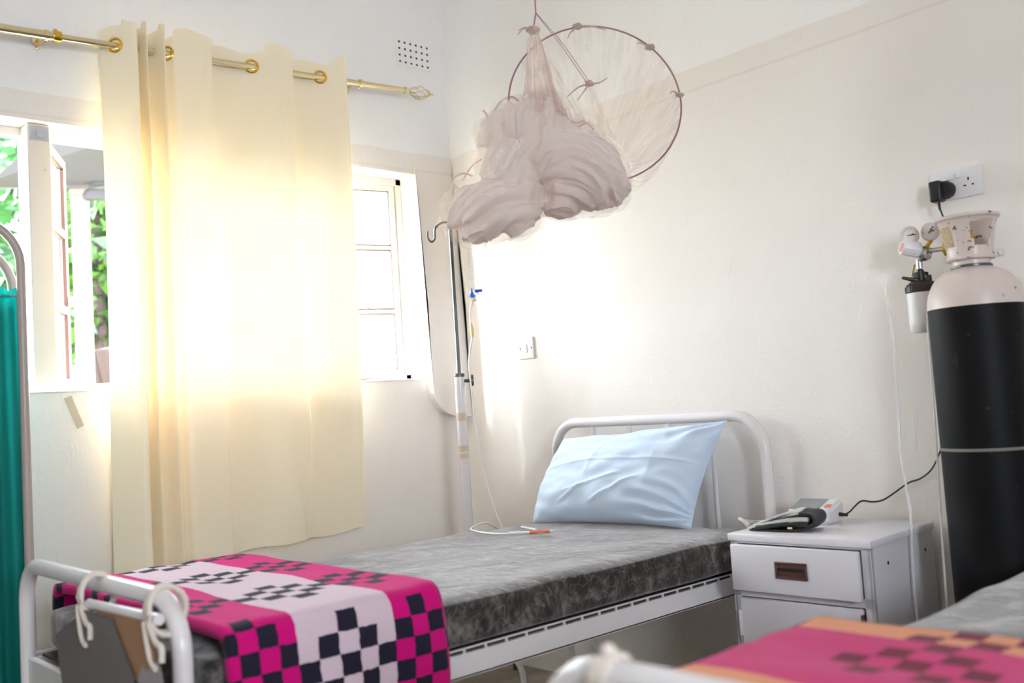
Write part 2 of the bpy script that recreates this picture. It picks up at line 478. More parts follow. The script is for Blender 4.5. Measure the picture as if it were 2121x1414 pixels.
sash(win, -2.36, -1.81, -2.36, .5)
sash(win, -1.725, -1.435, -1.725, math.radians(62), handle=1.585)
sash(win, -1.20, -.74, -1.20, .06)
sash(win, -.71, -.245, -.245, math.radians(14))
bm = NB()                                               # window stay pins on the sill
tube(bm, [(-.13, -1.52, WZ0+.004), (-.13, -1.52, WZ0+.045)], .006, 8); tube(bm, [(-.11, -.5, WZ0+.01), (-.11, -.33, WZ0+.02)], .005, 8); tube(bm, [(-.11, -.5, WZ0+.004), (-.11, -.5, WZ0+.05)], .005, 8)
obj('window_stay', bm, M['steel'], win)
wn = link(bpy.data.objects.new('window_fill', None)); wn['kind'] = 'structure'  # added out-of-view window, there only to let in fill light
bm = NB()
for q in ((W2[0], W2[1], W2[2], W2[2]+.03), (W2[0], W2[1], W2[3]-.03, W2[3]), (W2[0], W2[0]+.03, W2[2], W2[3]), (W2[1]-.03, W2[1], W2[2], W2[3])): box(bm, RX+.1, RX+.15, *q, .003, 1)
obj('window_frame', bm, M['winpaint'], wn, False)
# ------------------------------------------------------------------ air vent
t = thing('air_vent', 'white air brick with small dark holes high on the wall near the corner', 'air vent', (0, -.18, 2.70))
bm = NB(); box(bm, .0005, .002, -.094, .094, -.060, .060); obj('vent_backing', bm, M['hole'], t, False)
bm = NB()
ys = [-.096]; zs = [-.062]
for k in range(6): c = -.0775+.031*k; ys += [c-.0055, c+.0055]
for k in range(4): c = -.045+.030*k; zs += [c-.005, c+.005]
ys.append(.096); zs.append(.062)
V = {(i, j, s): bm.verts.new((.004 if s else .001, y, z)) for i, y in enumerate(ys) for j, z in enumerate(zs) for s in (0, 1)}
for i in range(len(ys)-1):
    for j in range(len(zs)-1):
        if i % 2 and j % 2:
            for (p, q) in (((i, j), (i+1, j)), ((i+1, j), (i+1, j+1)), ((i+1, j+1), (i, j+1)), ((i, j+1), (i, j))):
                bm.faces.new((V[p+(1,)], V[q+(1,)], V[q+(0,)], V[p+(0,)]))
        else: bm.faces.new([V[(a, b, 1)] for a, b in ((i, j), (i+1, j), (i+1, j+1), (i, j+1))])
n1, n2 = len(ys)-1, len(zs)-1
for i in range(n1):
    for j in (0, n2): bm.faces.new((V[(i, j, 0)], V[(i+1, j, 0)], V[(i+1, j, 1)], V[(i, j, 1)]))
for j in range(n2):
    for i in (0, n1): bm.faces.new((V[(i, j, 0)], V[(i, j+1, 0)], V[(i, j+1, 1)], V[(i, j, 1)]))
obj('vent_plate', bm, M['wall'], t, False)

# ------------------------------------------------------------------ curtain rod + curtain
def rodz(y): return 2.401+.0511*(y+1.914)
t = thing('curtain_rod', 'pale gold telescopic curtain rod running above the window', 'curtain rod', (.1, -1.6, rodz(-1.6)))
def R_(y, x=0., dz=0.): return Vector((x, y+1.6, rodz(y)-rodz(-1.6)+dz))
bm = NB(); tube(bm, [R_(-3.1), R_(-1.752)], .0155, 18); obj('outer_tube', bm, M['paleg'], t)
bm = NB(); tube(bm, [R_(-1.76), R_(-.31)], .0118, 18); obj('inner_tube', bm, M['paleg'], t)
bm = NB(); lathe(bm, [(.0125, -.012), (.019, -.012), (.020, 0), (.019, .012), (.0125, .012)], 20, axis_m(R_(-1.742), (0, 1, .05))); box(bm, -.02, -.008, -.148, -.136, .012-.008, .03-.008)
obj('joint_clamp', bm, M['brass'], t, label='small brass clamp at the rod joint')
for yb in (-1.775, -.545):
    bm = NB(); p = R_(yb)
    tube(bm, [p+Vector((-.098, 0, .012)), p+Vector((-.03, 0, .012)), p+Vector((-.005, 0, -.017))], .006, 8)
    lathe(bm, [(0, .006), (.016, .004), (.017, 0)], 16, axis_m(p+Vector((-.0995, 0, .012)), (1, 0, 0)))
    for dz in (.032, -.012): lathe(bm, [(0, .006), (.006, .004), (.007, 0)], 10, axis_m(p+Vector((-.0995, 0, dz)), (1, 0, 0)))
    lathe(bm, [(.0122, -.006), (.018, -.006), (.018, .006), (.0122, .006)], 18, axis_m(p, (0, 1, .05)))
    obj('bracket', bm, M['paleg'], t)
bm = NB(); c = R_(-.235)
for k in range(6):
    a0 = k*PI/3
    tube(bm, [c+Vector((.028*math.sin(s*PI)*math.cos(a0+s*2.2), (s-.5)*.13, .028*math.sin(s*PI)*math.sin(a0+s*2.2)+(s-.5)*.0066)) for s in [i/14 for i in range(15)]], .0024, 6)
lathe(bm, [(.0125, -.02), (.016, -.012), (.012, 0), (0, .001)], 14, axis_m(R_(-.30), (0, 1, .05)))
lathe(bm, [(0, -.006), (.006, 0), (0, .012)], 10, axis_m(R_(-.165), (0, 1, .05)))
obj('cage_finial', bm, M['paleg'], t, label='twisted openwork cage at the end of the rod')

def curtain():
    top = [(-1.590, .060), (-1.572, .080), (-1.553, .100), (-1.525, .130), (-1.497, .152), (-1.486, .120), (-1.481, .07), (-1.472, .10), (-1.461, .150), (-1.452, .11), (-1.442, .06),
           (-1.420, .09), (-1.398, .150), (-1.388, .12), (-1.383, .085), (-1.369, .100), (-1.345, .124), (-1.29, .130), (-1.235, .136), (-1.214, .132), (-1.204, .105), (-1.192, .078), (-1.15, .070),
           (-1.09, .080), (-1.039, .100), (-.98, .124), (-.92, .138), (-.884, .138), (-.872, .110), (-.862, .074), (-.82, .070), (-.775, .084), (-.738, .100), (-.69, .120), (-.652, .140), (-.634, .136)]
    P = catmull([(y, x, 0) for y, x in top], 9)
    n = len(P); s = [0]
    for i in range(1, n): s.append(s[-1]+(P[i]-P[i-1]).length)
    L = s[-1]
    nv = 150; H0 = .64
    eye = [-1.553, -1.369, -1.039, -.738]
    eyec = []
    for e in eye:
        i = min(range(n), key=lambda k: abs(P[k].x-e)+abs(P[k].y-.1)); eyec.append(i)
    bm = NB(); uvl = bm.loops.layers.uv.verify()
    def pos(i, v):
        y, x = P[i].x, P[i].y
        zt = rodz(y)+.068+.012*math.sin(s[i]*31)+ (.014 if x > .12 else -.008)
        hem = .624+.038*(y+1.4)+ (-.03 if y < -1.39 else 0)+.006*math.sin(s[i]*23)+.18*min(0, x-.1)
        z = hem+(zt-hem)*v
        d = 1-v
        # folds relax and wander towards the hem
        k = 1-.28*d
        yy = y+.008*math.sin(d*5+s[i]*4)*d + (-.012*d if y < -1.5 else 0)
        xx = .104+(x-.1)*k+.006*noise.noise(Vector((s[i]*6, z*2.1, 3.3)))+.012*d*noise.noise(Vector((s[i]*4.5, z*1.1, 7.)))
        # diagonal drag creases from the eyelets
        for e in (-1.214, -.884):
            q = (y-e)+.10*(d*3.2)
            if d < .38: xx -= .010*math.exp(-(q/.012)**2)*(1-d/.38)*(1 if d > .06 else d/.06)
        # crease at the hem
        if v < .12:
            q = (y+.93)-.25*(.12-v); xx -= .012*math.exp(-(q/.009)**2)*(1-v/.12)
        return Vector((max(xx, .03), yy, z)), z-hem
    G = [[None]*nv for _ in range(n)]; VV = [[0]*nv for _ in range(n)]
    for i in range(n):
        for j in range(nv):
            # denser rows in the header
            v = j/(nv-1); v = v if v < .9 else v
            p, hh = pos(i, v); G[i][j] = bm.verts.new(p); VV[i][j] = hh
    holes = []
    for i in eyec:
        zc = rodz(P[i].x); holes.append((i, zc))
    for i in range(n-1):
        for j in range(nv-1):
            c = (G[i][j].co+G[i+1][j+1].co)/2; si = (s[i]+s[i+1])/2
            if any((si-s[h])**2+(c.z-zc)**2 < .0195**2 for h, zc in holes): continue
            f = bm.faces.new((G[i][j], G[i+1][j], G[i+1][j+1], G[i][j+1]))
            for l, (a, b) in zip(f.loops, ((i, j), (i+1, j), (i+1, j+1), (i, j+1))): l[uvl].uv = (s[a], VV[a][b])
    bmesh.ops.delete(bm, geom=[v for v in bm.verts if not v.link_faces], context='VERTS')
    t = thing('curtain', 'long cream eyelet curtain half drawn across the bright window', 'curtain', (.1, -1.1, 2.44))
    bmesh.ops.translate(bm, verts=bm.verts, vec=-Vector(t.location))
    obj('curtain_cloth', bm, M['curtain'], t, recalc=False)
    for i, zc in holes:
        tg = (P[i+1]-P[i-1]); tg = Vector((tg.y, tg.x, 0)).normalized(); nrm = tg.cross(Vector((0, 0, 1)))
        c, _ = pos(i, (zc-.64)/(rodz(P[i].x)+.07-.64)); c.z = zc
        bm = NB(); tube(bm, [c-Vector(t.location)+(tg*math.cos(a)+Vector((0, 0, 1))*math.sin(a))*.0235 for a in [2*PI*k/28 for k in range(28)]], .0048, 8, True)
        obj('eyelet', bm, M['brass'], t, label='brass eyelet ring')
curtain()

# ------------------------------------------------------------------ beds
def make_bed(label, x0, x1, yh, yf, zh, zf):
    t = thing('iron_bed', label, 'bed', ((x0+x1)/2, yh, 0), 0, None)
    o = Vector(t.location); r = .019
    def T(pts): return [Vector(p)-o for p in pts]
    rr = .115
    pts = [(x0, yh, 0)] + [(x0, yh, .3*k) for k in (1, 2)] + arc((x0+rr, yh, zh-r-rr), rr, PI, PI/2, 8, (1, 0, 0), (0, 0, 1)) + arc((x1-rr, yh, zh-r-rr), rr, PI/2, 0, 8, (1, 0, 0), (0, 0, 1)) + [(x1, yh, .6), (x1, yh, .3), (x1, yh, 0)]
    bm = NB(); tube(bm, T(pts), r, 16); hb = obj('headboard_frame', bm, M['bed'], t)
    bm = NB(); tube(bm, T([(x0, yh, .50), (x1, yh, .50)]), .014, 12); obj('headboard_rail', bm, M['bed'], t)
    for k in range(4):
        x = x0+.205+.182*k
        bm = NB(); tube(bm, T([(x, yh, .50), (x, yh, zh-r)]), .0085, 10); obj('headboard_bar', bm, M['bed'], t)
    rf = .10
    pts = [(x0, yf, 0)] + [(x0, yf, .2*k) for k in (1, 2)] + arc((x0+rf, yf, zf-r-rf), rf, PI, PI/2, 8, (1, 0, 0), (0, 0, 1)) + arc((x1-rf, yf, zf-r-rf), rf, PI/2, 0, 8, (1, 0, 0), (0, 0, 1)) + [(x1, yf, .4), (x1, yf, .2), (x1, yf, 0)]
    bm = NB(); tube(bm, T(pts), r, 16); obj('footboard_frame', bm, M['bed'], t)
    bm = NB(); box(bm, *(v-o.x for v in (x0+.01, x1-.01)), yf-.006-o.y, yf+.012-o.y, .45, .53, .003, 1); obj('footboard_rail', bm, M['bed'], t, False)
    # side rails: tall flange, slots, thin top lip
    for sx, xs in ((1, x1-.004), (-1, x0+.004)):
        bm = NB()
        xa, xb = sorted((xs, xs-sx*.005))
        box(bm, xa-o.x, xb-o.x, yf-o.y, yh-o.y, .470, .524, .0015, 1)
        xa2, xb2 = sorted((xs, xs-sx*.04)); box(bm, xa2-o.x, xb2-o.x, yf-o.y, yh-o.y, .470, .475)
        box(bm, xa-o.x, xb-o.x, yf-o.y, yh-o.y, .5335, .5375)
        n = int((yh-yf)/.066)
        for k in range(n+1):
            y = yf+.01+k*.066
            if y < yh-.01: box(bm, xa-o.x, xb-o.x, y-.003-o.y, y+.003-o.y, .523, .534)
        obj('side_rail', bm, M['bed'], t, False)
    bm = NB(); box(bm, x0+.012-o.x, x1-.012-o.x, yf+.03-o.y, yh-.03-o.y, .525, .5325); obj('base_panel', bm, plain('shade_dark_bed_base', lin(62, 52, 52), .7), t, False)  # bed base coloured dark to give the shade inside the rail slots
    return t

BX0, BX1, BYH, BYF = .645, 1.600, -.080, -2.035
make_bed('white iron bed by the window with a pale blue pillow on it', BX0, BX1, BYH, BYF, 1.030, .782)
make_bed('white iron bed at the lower right, its foot rail blurred close to the camera', 2.492, 3.46, -.080, -1.955, 1.03, .787)

def make_mattress(label, x0, x1, y0, y1, z0, z1, seed):
    t = tag(link(bpy.data.objects.new('mattress', bpy.data.meshes.new('mattress'))), label, 'mattress')
    bm = NB(); nx, ny, nz = 40, 80, 7
    R = .032
    res = bmesh.ops.create_cube(bm, size=1)
    bmesh.ops.subdivide_edges(bm, edges=bm.edges[:], cuts=23, use_grid_fill=True)
    hx, hy, hz = (x1-x0)/2, (y1-y0)/2, (z1-z0)/2
    for v in bm.verts:
        p = Vector((v.co.x*2*hx, v.co.y*2*hy, v.co.z*2*hz))
        c = Vector((max(-hx+R, min(hx-R, p.x)), max(-hy+R, min(hy-R, p.y)), max(-hz+R, min(hz-R, p.z))))
        d = p-c
        if d.length > 1e-6:
            k = d.length; m = max(abs(d.x), abs(d.y), abs(d.z)); p = c+d.normalized()*m
        q = p+Vector((seed, seed*2, 0))
        up = 1 if p.z > -hz*.6 else 0
        nz_ = noise.noise(q*7)*.007+noise.noise(q*18)*.003
        if p.z > hz*.3: p.z += nz_*up - .004*(1-abs(p.x/hx))
        if abs(p.x) > hx*.95: p.x += math.copysign(.010*noise.noise(Vector((q.y*5, q.z*16, 1)))+.006*noise.noise(q*14)-.005, p.x)
        if p.y < -hy*.95: p.y += .02*noise.noise(q*5)
        v.co = p
    bmesh.ops.recalc_face_normals(bm, faces=bm.faces); bm.to_mesh(t.data); bm.free()
    t.data.materials.append(M['velvet'])
    for p in t.data.polygons: p.use_smooth = True
    t.location = ((x0+x1)/2, (y0+y1)/2, (z0+z1)/2)
    md = t.modifiers.new('smooth', 'SUBSURF'); md.levels = 1; md.render_levels = 2
    return t
MT = .654
make_mattress('grey crushed velvet mattress under the pale blue pillow', .655, 1.612, -2.0, -.105, .540, MT, 1.3)
make_mattress('blurred grey mattress on the near right bed beside the oxygen cylinder', 2.515, 3.47, -1.915, -.105, .540, MT, 5.1)

def make_blanket(name, label, mat, xl, xr, y0, y1, zt, hang_l, hang_r, th, seed, uoff=0.0):
    R = .045
    prof = []                                            # (x,z) going left hem -> right hem
    n1 = 8
    for k in range(n1): prof.append((xl-.004, zt-R-hang_l*(1-k/n1)))
    for k in range(9): a = PI-(PI/2)*k/8; prof.append((xl+R+R*math.cos(a), zt-R+R*math.sin(a)))
    for k in range(1, 40): prof.append((xl+R+(xr-xl-2*R)*k/40, zt))
    for k in range(9): a = PI/2-(PI/2)*k/8; prof.append((xr-R+R*math.cos(a), zt-R+R*math.sin(a)))
    n2 = 26
    for k in range(1, n2+1): prof.append((xr+.004, zt-R-hang_r*k/n2))
    s = [0]
    for i in range(1, len(prof)): s.append(s[-1]+math.hypot(prof[i][0]-prof[i-1][0], prof[i][1]-prof[i-1][1]))
    # v = 0 at the start of the right-hand hang
    i0 = len(prof)-n2-5; sv = s[i0]
    N = len(prof); nu = 40
    o = Vector(((xl+xr)/2, (y0+y1)/2, zt))
    def f(a, b):
        i = int(round(b*(N-1))); x, z = prof[i]; y = y0+(y1-y0)*a
        q = Vector((x*2.2+seed, y*6, z*3))
        side = max(0, min(1, (zt-.02-z)/.06))
        dz = .006*noise.noise(q*2)*(1-side); dx = side*(.012*noise.noise(Vector((y*9+seed, z*4, 2)))+.004)*(1 if x > o.x else -1)
        yy = y+.012*noise.noise(Vector((s[i]*5+seed, 0, a*2)))
        return Vector((x+dx, yy, z+dz+.004))-o
    def uv(a, b):
        i = int(round(b*(N-1))); return ((y1-y0)*a+uoff, s[i]-sv)
    bm = NB(); grid(bm, nu, N, f, uv)
    ob = tag(obj(name, bm, mat), label, 'blanket'); ob.location = o
    md = ob.modifiers.new('thick', 'SOLIDIFY'); md.thickness = th; md.offset = -1
    # soften edge
    return ob
PK, PK2 = lin(212, 12, 122), lin(222, 200, 212)
NV = lin(38, 36, 52)
c_ = .0444
bl1 = blanket_mat('pink_check_fleece', [(-1.0, PK, NV, 0, 0, 8), (.005-.0715, PK, NV, 0, 3, 8), (.150, PK2, NV, 0, 2, 8), (.150+5*c_, PK, NV, 1, 2, 8)], c_)
make_blanket('blanket', 'folded pink and pale blanket with dark checks hanging over the bed edge', bl1, .622, 1.642, -1.965, -1.455, .702, .1, .40, .024, 2.0)
DR, PE, P2 = lin(120, 14, 50), lin(226, 150, 112), lin(205, 50, 115)
bl2 = blanket_mat('pink_peach_fleece', [(-1., PE, DR, 7, 0, 7), (.22, P2, DR, 7, 0, 8), (.30, P2, DR, 1, 3, 9), (.485, PE, DR, 2, 2, 9)], .045)
make_blanket('blanket', 'blurred pink and peach blanket on the near right bed', bl2, 2.468, 3.504, -1.90, -1.33, .702, .15, .25, .024, 6.0)

# ------------------------------------------------------------------ pillow
def pillow():
    A, B, C, D = Vector((.745, -.335, .655)), Vector((1.425, -.265, .655)), Vector((1.500, -.122, 1.000)), Vector((.735, -.128, .955))
    N = (B-A).cross(D-A).normalized()
    if N.y > 0: N = -N
    n = 64
    o = (A+B+C+D)/4
    def f(side):
        def g(u, v):
            a, b = 2*u-1, 2*v-1
            # edges pull in between the corners
            pu = a*(1-(.055 if a > 0 else -.045)*(1-b*b)*abs(a)**2); pv = b*(1-.075*(1-a*a)*abs(b)**2)
            uu, vv = (pu+1)/2, (pv+1)/2
            p = A*(1-uu)*(1-vv)+B*uu*(1-vv)+C*uu*vv+D*(1-uu)*vv
            e = (max(0, 1-a*a)**.55)*(max(0, 1-b*b)**.55)
            low = 1+.35*(1-vv)
            h = (.085 if side > 0 else .022)*e*low
            w = 0
            if side > 0:
                q = Vector((uu*3, vv*3, 0))
                # pull folds fanning from the right side and lower right corner
                dx, dy = uu-1.05, vv-.1
                an = math.atan2(dy, -dx); rad = math.hypot(dx, dy)
                w += .008*max(0, 1-rad/.62)*math.sin(an*17+noise.noise(q*2)*2.5)
                dx, dy = uu-1.02, vv-1.02; rad = math.hypot(dx, dy); an = math.atan2(-dy, -dx)
                w += .006*max(0, 1-rad/.5)*math.sin(an*15+noise.noise(q*2+Vector((4, 0, 0)))*2)
                w += .004*noise.noise(q*3.3)+.006*noise.noise(q*1.3)
                for (x0, y0, x1, y1, s_) in ((.22, .25, .6, .42, .0045), (.42, .15, .7, .40, .005), (.40, .95, .36, .40, .0035), (.02, .56, .98, .56, .003), (.72, .05, .74, .9, .002), (.2, .15, .36, .32, .004)):
                    L = math.hypot(x1-x0, y1-y0); tx, ty = (x1-x0)/L, (y1-y0)/L
                    al = (uu-x0)*tx+(vv-y0)*ty; pe = -(uu-x0)*ty+(vv-y0)*tx
                    if 0 < al < L: w += s_*math.exp(-(pe/.010)**2)*min(1, al/.05, (L-al)/.05)
                w *= 1.7*min(1, e*3)
            return p+N*(side*h+w)-o
        return g
    bm = NB(); grid(bm, n, n, f(1)); grid(bm, n, n, f(-1))
    bmesh.ops.remove_doubles(bm, verts=bm.verts, dist=.0004)
    ob = tag(obj('pillow', bm, M['pillow']), 'pale blue cotton pillow leaning on the white headboard', 'pillow'); ob.location = o
    md = ob.modifiers.new('s', 'SUBSURF'); md.levels = 1; md.render_levels = 1
pillow()

# ------------------------------------------------------------------ things hung on the foot rail
t = thing('chart_folder', 'brown card folder and loose papers hung from the foot rail of the bed', 'folder', (1.42, BYF-.03, .72))
def flat(bm, pts, th=.0015, n=None):
    P = [Vector(p) for p in pts]; nn = (P[1]-P[0]).cross(P[2]-P[0]).normalized()*th
    a = [bm.verts.new(p) for p in P]; b = [bm.verts.new(p+nn) for p in P]; k = len(P)
    bm.faces.new(a); bm.faces.new(b[::-1])
    for i in range(k): bm.faces.new((a[i], b[i], b[(i+1) % k], a[(i+1) % k]))
o = Vector(t.location)
def FL(*pts): return [Vector(p)-o for p in pts]
bm = NB(); tube(bm, FL((1.225, -2.074, .728), (1.595, -2.074, .738)), .011, 12); obj('spine_rod', bm, M['bed'], t, label='white rod tied under the foot rail')
bm = NB(); flat(bm, FL((1.27, -2.083, .731), (1.585, -2.083, .740), (1.635, -2.10, .672), (1.555, -2.105, .632), (1.47, -2.10, .66)), .002); obj('card_cover', bm, M['card'], t, False, label='brown card cover')
bm = NB(); flat(bm, FL((1.255, -2.092, .722), (1.40, -2.092, .724), (1.56, -2.112, .638), (1.72, -2.13, .42), (1.28, -2.13, .40), (1.05, -2.09, .645)), .0015); obj('paper_sheet', bm, M['paper'], t, False)
bm = NB(); flat(bm, FL((1.20, -2.085, .69), (1.06, -2.085, .648), (1.25, -2.088, .64), (1.30, -2.088, .705)), .0015); obj('paper_sheet', bm, M['paper2'], t, False)
bm = NB(); flat(bm, FL((1.60, -2.096, .69), (1.655, -2.10, .665), (1.80, -2.12, .42), (1.70, -2.12, .40), (1.56, -2.106, .632)), .0015); obj('paper_sheet', bm, M['paper2'], t, False, label='sheet in the lit paper tone showing behind the shaded one')
for xx, z in ((1.205, .755), (1.565, .762)):
    bm = NB()
    for k in range(3):
        a = [Vector((xx+.012*k+.006*math.sin(j*.9+k), -2.052-.036*math.cos(2*PI*j/16)-.002*k, z-.012+.044*math.sin(2*PI*j/16)))-o for j in range(16)]
        tube(bm, a, .0055, 7, True)
    tube(bm, catmull(FL((xx, -2.09, z-.03), (xx+.03, -2.098, z-.06), (xx+.05, -2.10, z-.09), (xx+.08, -2.103, z-.10)), 5), .005, 7)
    tube(bm, catmull(FL((xx+.02, -2.09, z-.03), (xx+.07, -2.098, z-.055), (xx+.10, -2.10, z-.06), (xx+.105, -2.102, z-.085)), 5), .0055, 7)
    obj('gauze_tie', bm, M['gauze'], t, label='twisted gauze tie')
# twist of gauze on the near right bed's rail
bm = NB(); c = Vector((2.60, -1.955, .768))
for k in range(3):
    tube(bm, [c+Vector((-.008+.008*k+.008*math.sin(a), .0235*math.cos(a), .0235*math.sin(a))) for a in [2*PI*j/16 for j in range(16)]], .0042, 8, True)
bmesh.ops.create_icosphere(bm, subdivisions=2, radius=.010, matrix=Matrix.Translation(c+Vector((.004, -.004, .027))))
tag(obj('gauze_tie', bm, M['gauze']), 'blurred white gauze knot tied round the near right foot rail', 'tie')

# ------------------------------------------------------------------ IV stand
t = thing('drip_stand', 'white drip stand with a thin upper rod standing between the bed and the corner', 'drip stand', (.335, -.30, 0))
bm = NB(); tube(bm, [(0, 0, .06), (0, 0, 1.232)], .0205, 18); lo = obj('lower_pole', bm, M['bed'], t)
bm = NB(); lathe(bm, [(.008, .006), (.0215, .006), (.0225, 0), (.0215, -.008), (.0205, -.008)], 18, Matrix.Translation((0, 0, 1.232))); obj('pole_collar', bm, M['darkst'], lo)
for z, h in ((1.062, .016), (.935, .012), (.905, .01)):
    bm = NB(); lathe(bm, [(.0205, -h), (.0218, -h), (.0218, h), (.0205, h)], 18, Matrix.Translation((0, 0, z))); obj('tape_wrap', bm, M['tape2'], lo, label='beige tape wrapped round the pole')
bm = NB(); tube(bm, [(0, 0, 1.2), (0, 0, 1.86)], .0078, 12); obj('upper_rod', bm, M['darkst'], t)
bm = NB(); d = Vector((.67, .74, 0))
tube(bm, [d*.018+Vector((0, 0, 1.207)), d*.045+Vector((0, 0, 1.207))], .007, 8); lathe(bm, [(0, -.008), (.022, -.008), (.024, 0), (.022, .008), (0, .008)], 18, axis_m(d*.050+Vector((0, 0, 1.207)), d)); obj('clamp_knob', bm, M['darkst'], t, label='dark round clamp knob')
for s in (1, -1):
    bm = NB(); tube(bm, catmull([(0, 0, 1.86), d*s*.03+Vector((0, 0, 1.862)), d*s*.062+Vector((0, 0, 1.84)), d*s*.066+Vector((0, 0, 1.80)), d*s*.08+Vector((0, 0, 1.785)), d*s*.094+Vector((0, 0, 1.80)), d*s*.095+Vector((0, 0, 1.83))], 5), .0045, 8); obj('hook', bm, M['darkst'], t)
for k in range(4):
    a = .12+k*PI/2; e = Vector((math.cos(a), math.sin(a), 0))
    bm = NB(); tube(bm, catmull([e*.012+Vector((0, 0, .095)), e*.09+Vector((0, 0, .135)), e*.19+Vector((0, 0, .130)), e*.235+Vector((0, 0, .085)), e*.243+Vector((0, 0, .03))], 6), .012, 12); lg = obj('leg', bm, M['bed'], t)
    bm = NB(); lathe(bm, [(0, 0), (.017, 0), (.017, .03), (.012, .035), (0, .035)], 14, Matrix.Translation(e*.243)); obj('foot_cap', bm, M['darkst'], lg)

# infusion bag on the stand's hook
t = thing('infusion_bag', 'clear infusion bag hanging on the drip stand below the bundled net', 'drip bag', (.398, -.230, 1.79))
yawm = Matrix.Rotation(math.radians(47.5), 4, 'Z')
def bagf(side):
    def g(u, v):
        a, b = 2*u-1, 2*v-1
        w = .052*(1-.35*max(0, -b)**3) ; e = max(0, (1-a**4))*max(0, 1-b**4)
        return yawm @ Vector((a*w, side*.016*e**.5, -.115+b*.10))
    return g
bm = NB(); grid(bm, 16, 24, bagf(1)); grid(bm, 16, 24, bagf(-1)); bmesh.ops.remove_doubles(bm, verts=bm.verts, dist=.0003)
bgo = obj('bag_body', bm, M['bag'], t)
bm = NB(); tube(bm, [yawm @ Vector((.012*math.cos(a), 0, -.012+.014*math.sin(a))) for a in [2*PI*k/14 for k in range(14)]], .0025, 6, True); obj('hanging_loop', bm, M['clear'], t)
bm = NB()
for k in range(6): box(bm, -.024, .024-.006*(k % 3), -.0205, -.0200, -.07-.018*k, -.068-.018*k, 0, 1, yawm)
box(bm, -.028, .028, -.0198, -.0192, -.175, -.045, 0, 1, yawm)
obj('printed_label', bm, [clear_plastic('faint_print', lin(190, 200, 210), .12)], t, False)
bm = NB(); lathe(bm, [(0, -.235), (.006, -.235), (.007, -.215), (.004, -.212)], 12); obj('outlet_port', bm, M['white'], t)

t = thing('infusion_set', 'thin white drip line with a blue clamp running down to the bed', 'drip line', (.43, -.30, 1.56))
o = Vector(t.location)
pts = [(.405, -.245, 1.553), (.40, -.27, 1.50), (.415, -.29, 1.46), (.431, -.30, 1.425), (.435, -.30, 1.383), (.412, -.30, 1.32), (.402, -.30, 1.259), (.410, -.30, 1.14), (.419, -.30, 1.026), (.447, -.30, .854), (.50, -.30, .70), (.55, -.31, .62), (.62, -.45, .668), (.71, -.597, .668), (.83, -.63, .664), (.922, -.616, .664), (1.0, -.555, .664), (1.037, -.512, .666)]
bm = NB(); tube(bm, [p-o for p in catmull(pts, 6)], .0032, 8); obj('tubing', bm, M['white'], t)
bm = NB(); lathe(bm, [(0, -.02), (.008, -.02), (.011, -.012), (.004, .004), (.003, .018), (0, .018)], 12, Matrix.Translation(Vector((.402, -.262, 1.562))-o)); box(bm, .385-o.x, .415-o.x, -.268-o.y, -.258-o.y, 1.546-o.z, 1.552-o.z); obj('roller_clamp', bm, M['blue'], t, label='small blue clamp')
bm = NB(); tube(bm, [Vector((.421, -.262, 1.566))-o, Vector((.442, -.24, 1.567))-o], .0065, 10); obj('spike_cap', bm, M['blue'], t, label='small blue cap')
bm = NB(); lathe(bm, [(0, -.005), (.012, -.005), (.012, 0), (.004, .004), (0, .004)], 12, Matrix.Translation(Vector((.406, -.258, 1.532))-o)); obj('port_disc', bm, M['latex'], t)
bm = NB(); tube(bm, [Vector(p)-o for p in ((.430, -.300, 1.432), (.434, -.30, 1.405), (.434, -.300, 1.378))], [.005, .0075, .005], 10); obj('latex_port', bm, M['latex'], t, label='yellow latex injection port')
bm = NB(); tube(bm, [Vector((.93, -.612, .666))-o, Vector((.985, -.57, .666))-o], .005, 8); obj('connector', bm, M['white'], t)
bm = NB(); tube(bm, [Vector((.985, -.57, .666))-o, Vector((1.03, -.52, .666))-o], .0055, 8); obj('orange_hub', bm, M['orange'], t, label='orange connector lying on the mattress')
bm = NB(); tube(bm, [Vector((.86, -.49, .668))-o, Vector((.965, -.52, .667))-o], .0045, 8); obj('connector', bm, M['white'], t)

# ------------------------------------------------------------------ light switch, socket, plug
def wall_plate(t, w, h, d=.009):
    bm = NB(); box(bm, -w/2, w/2, -d, -.0008, -h/2, h/2, .003, 2); return obj('plate', bm, M['white'], t)
t = thing('light_switch', 'square white light switch on the back wall beside the drip stand', 'light switch', (.431, 0, 1.331))
wall_plate(t, .09, .09)
bm = NB(); box(bm, -.008, .010, -.014, -.008, -.018, .018, .002, 1, Matrix.Rotation(.08, 4, 'X')); obj('rocker', bm, M['white'], t)
for s in (-1, 1):
    bm = NB(); lathe(bm, [(0, .0015), (.003, .001), (.0035, 0)], 10, axis_m((.034*s, -.009, 0), (0, -1, 0))); obj('screw', bm, M['hole'], t)

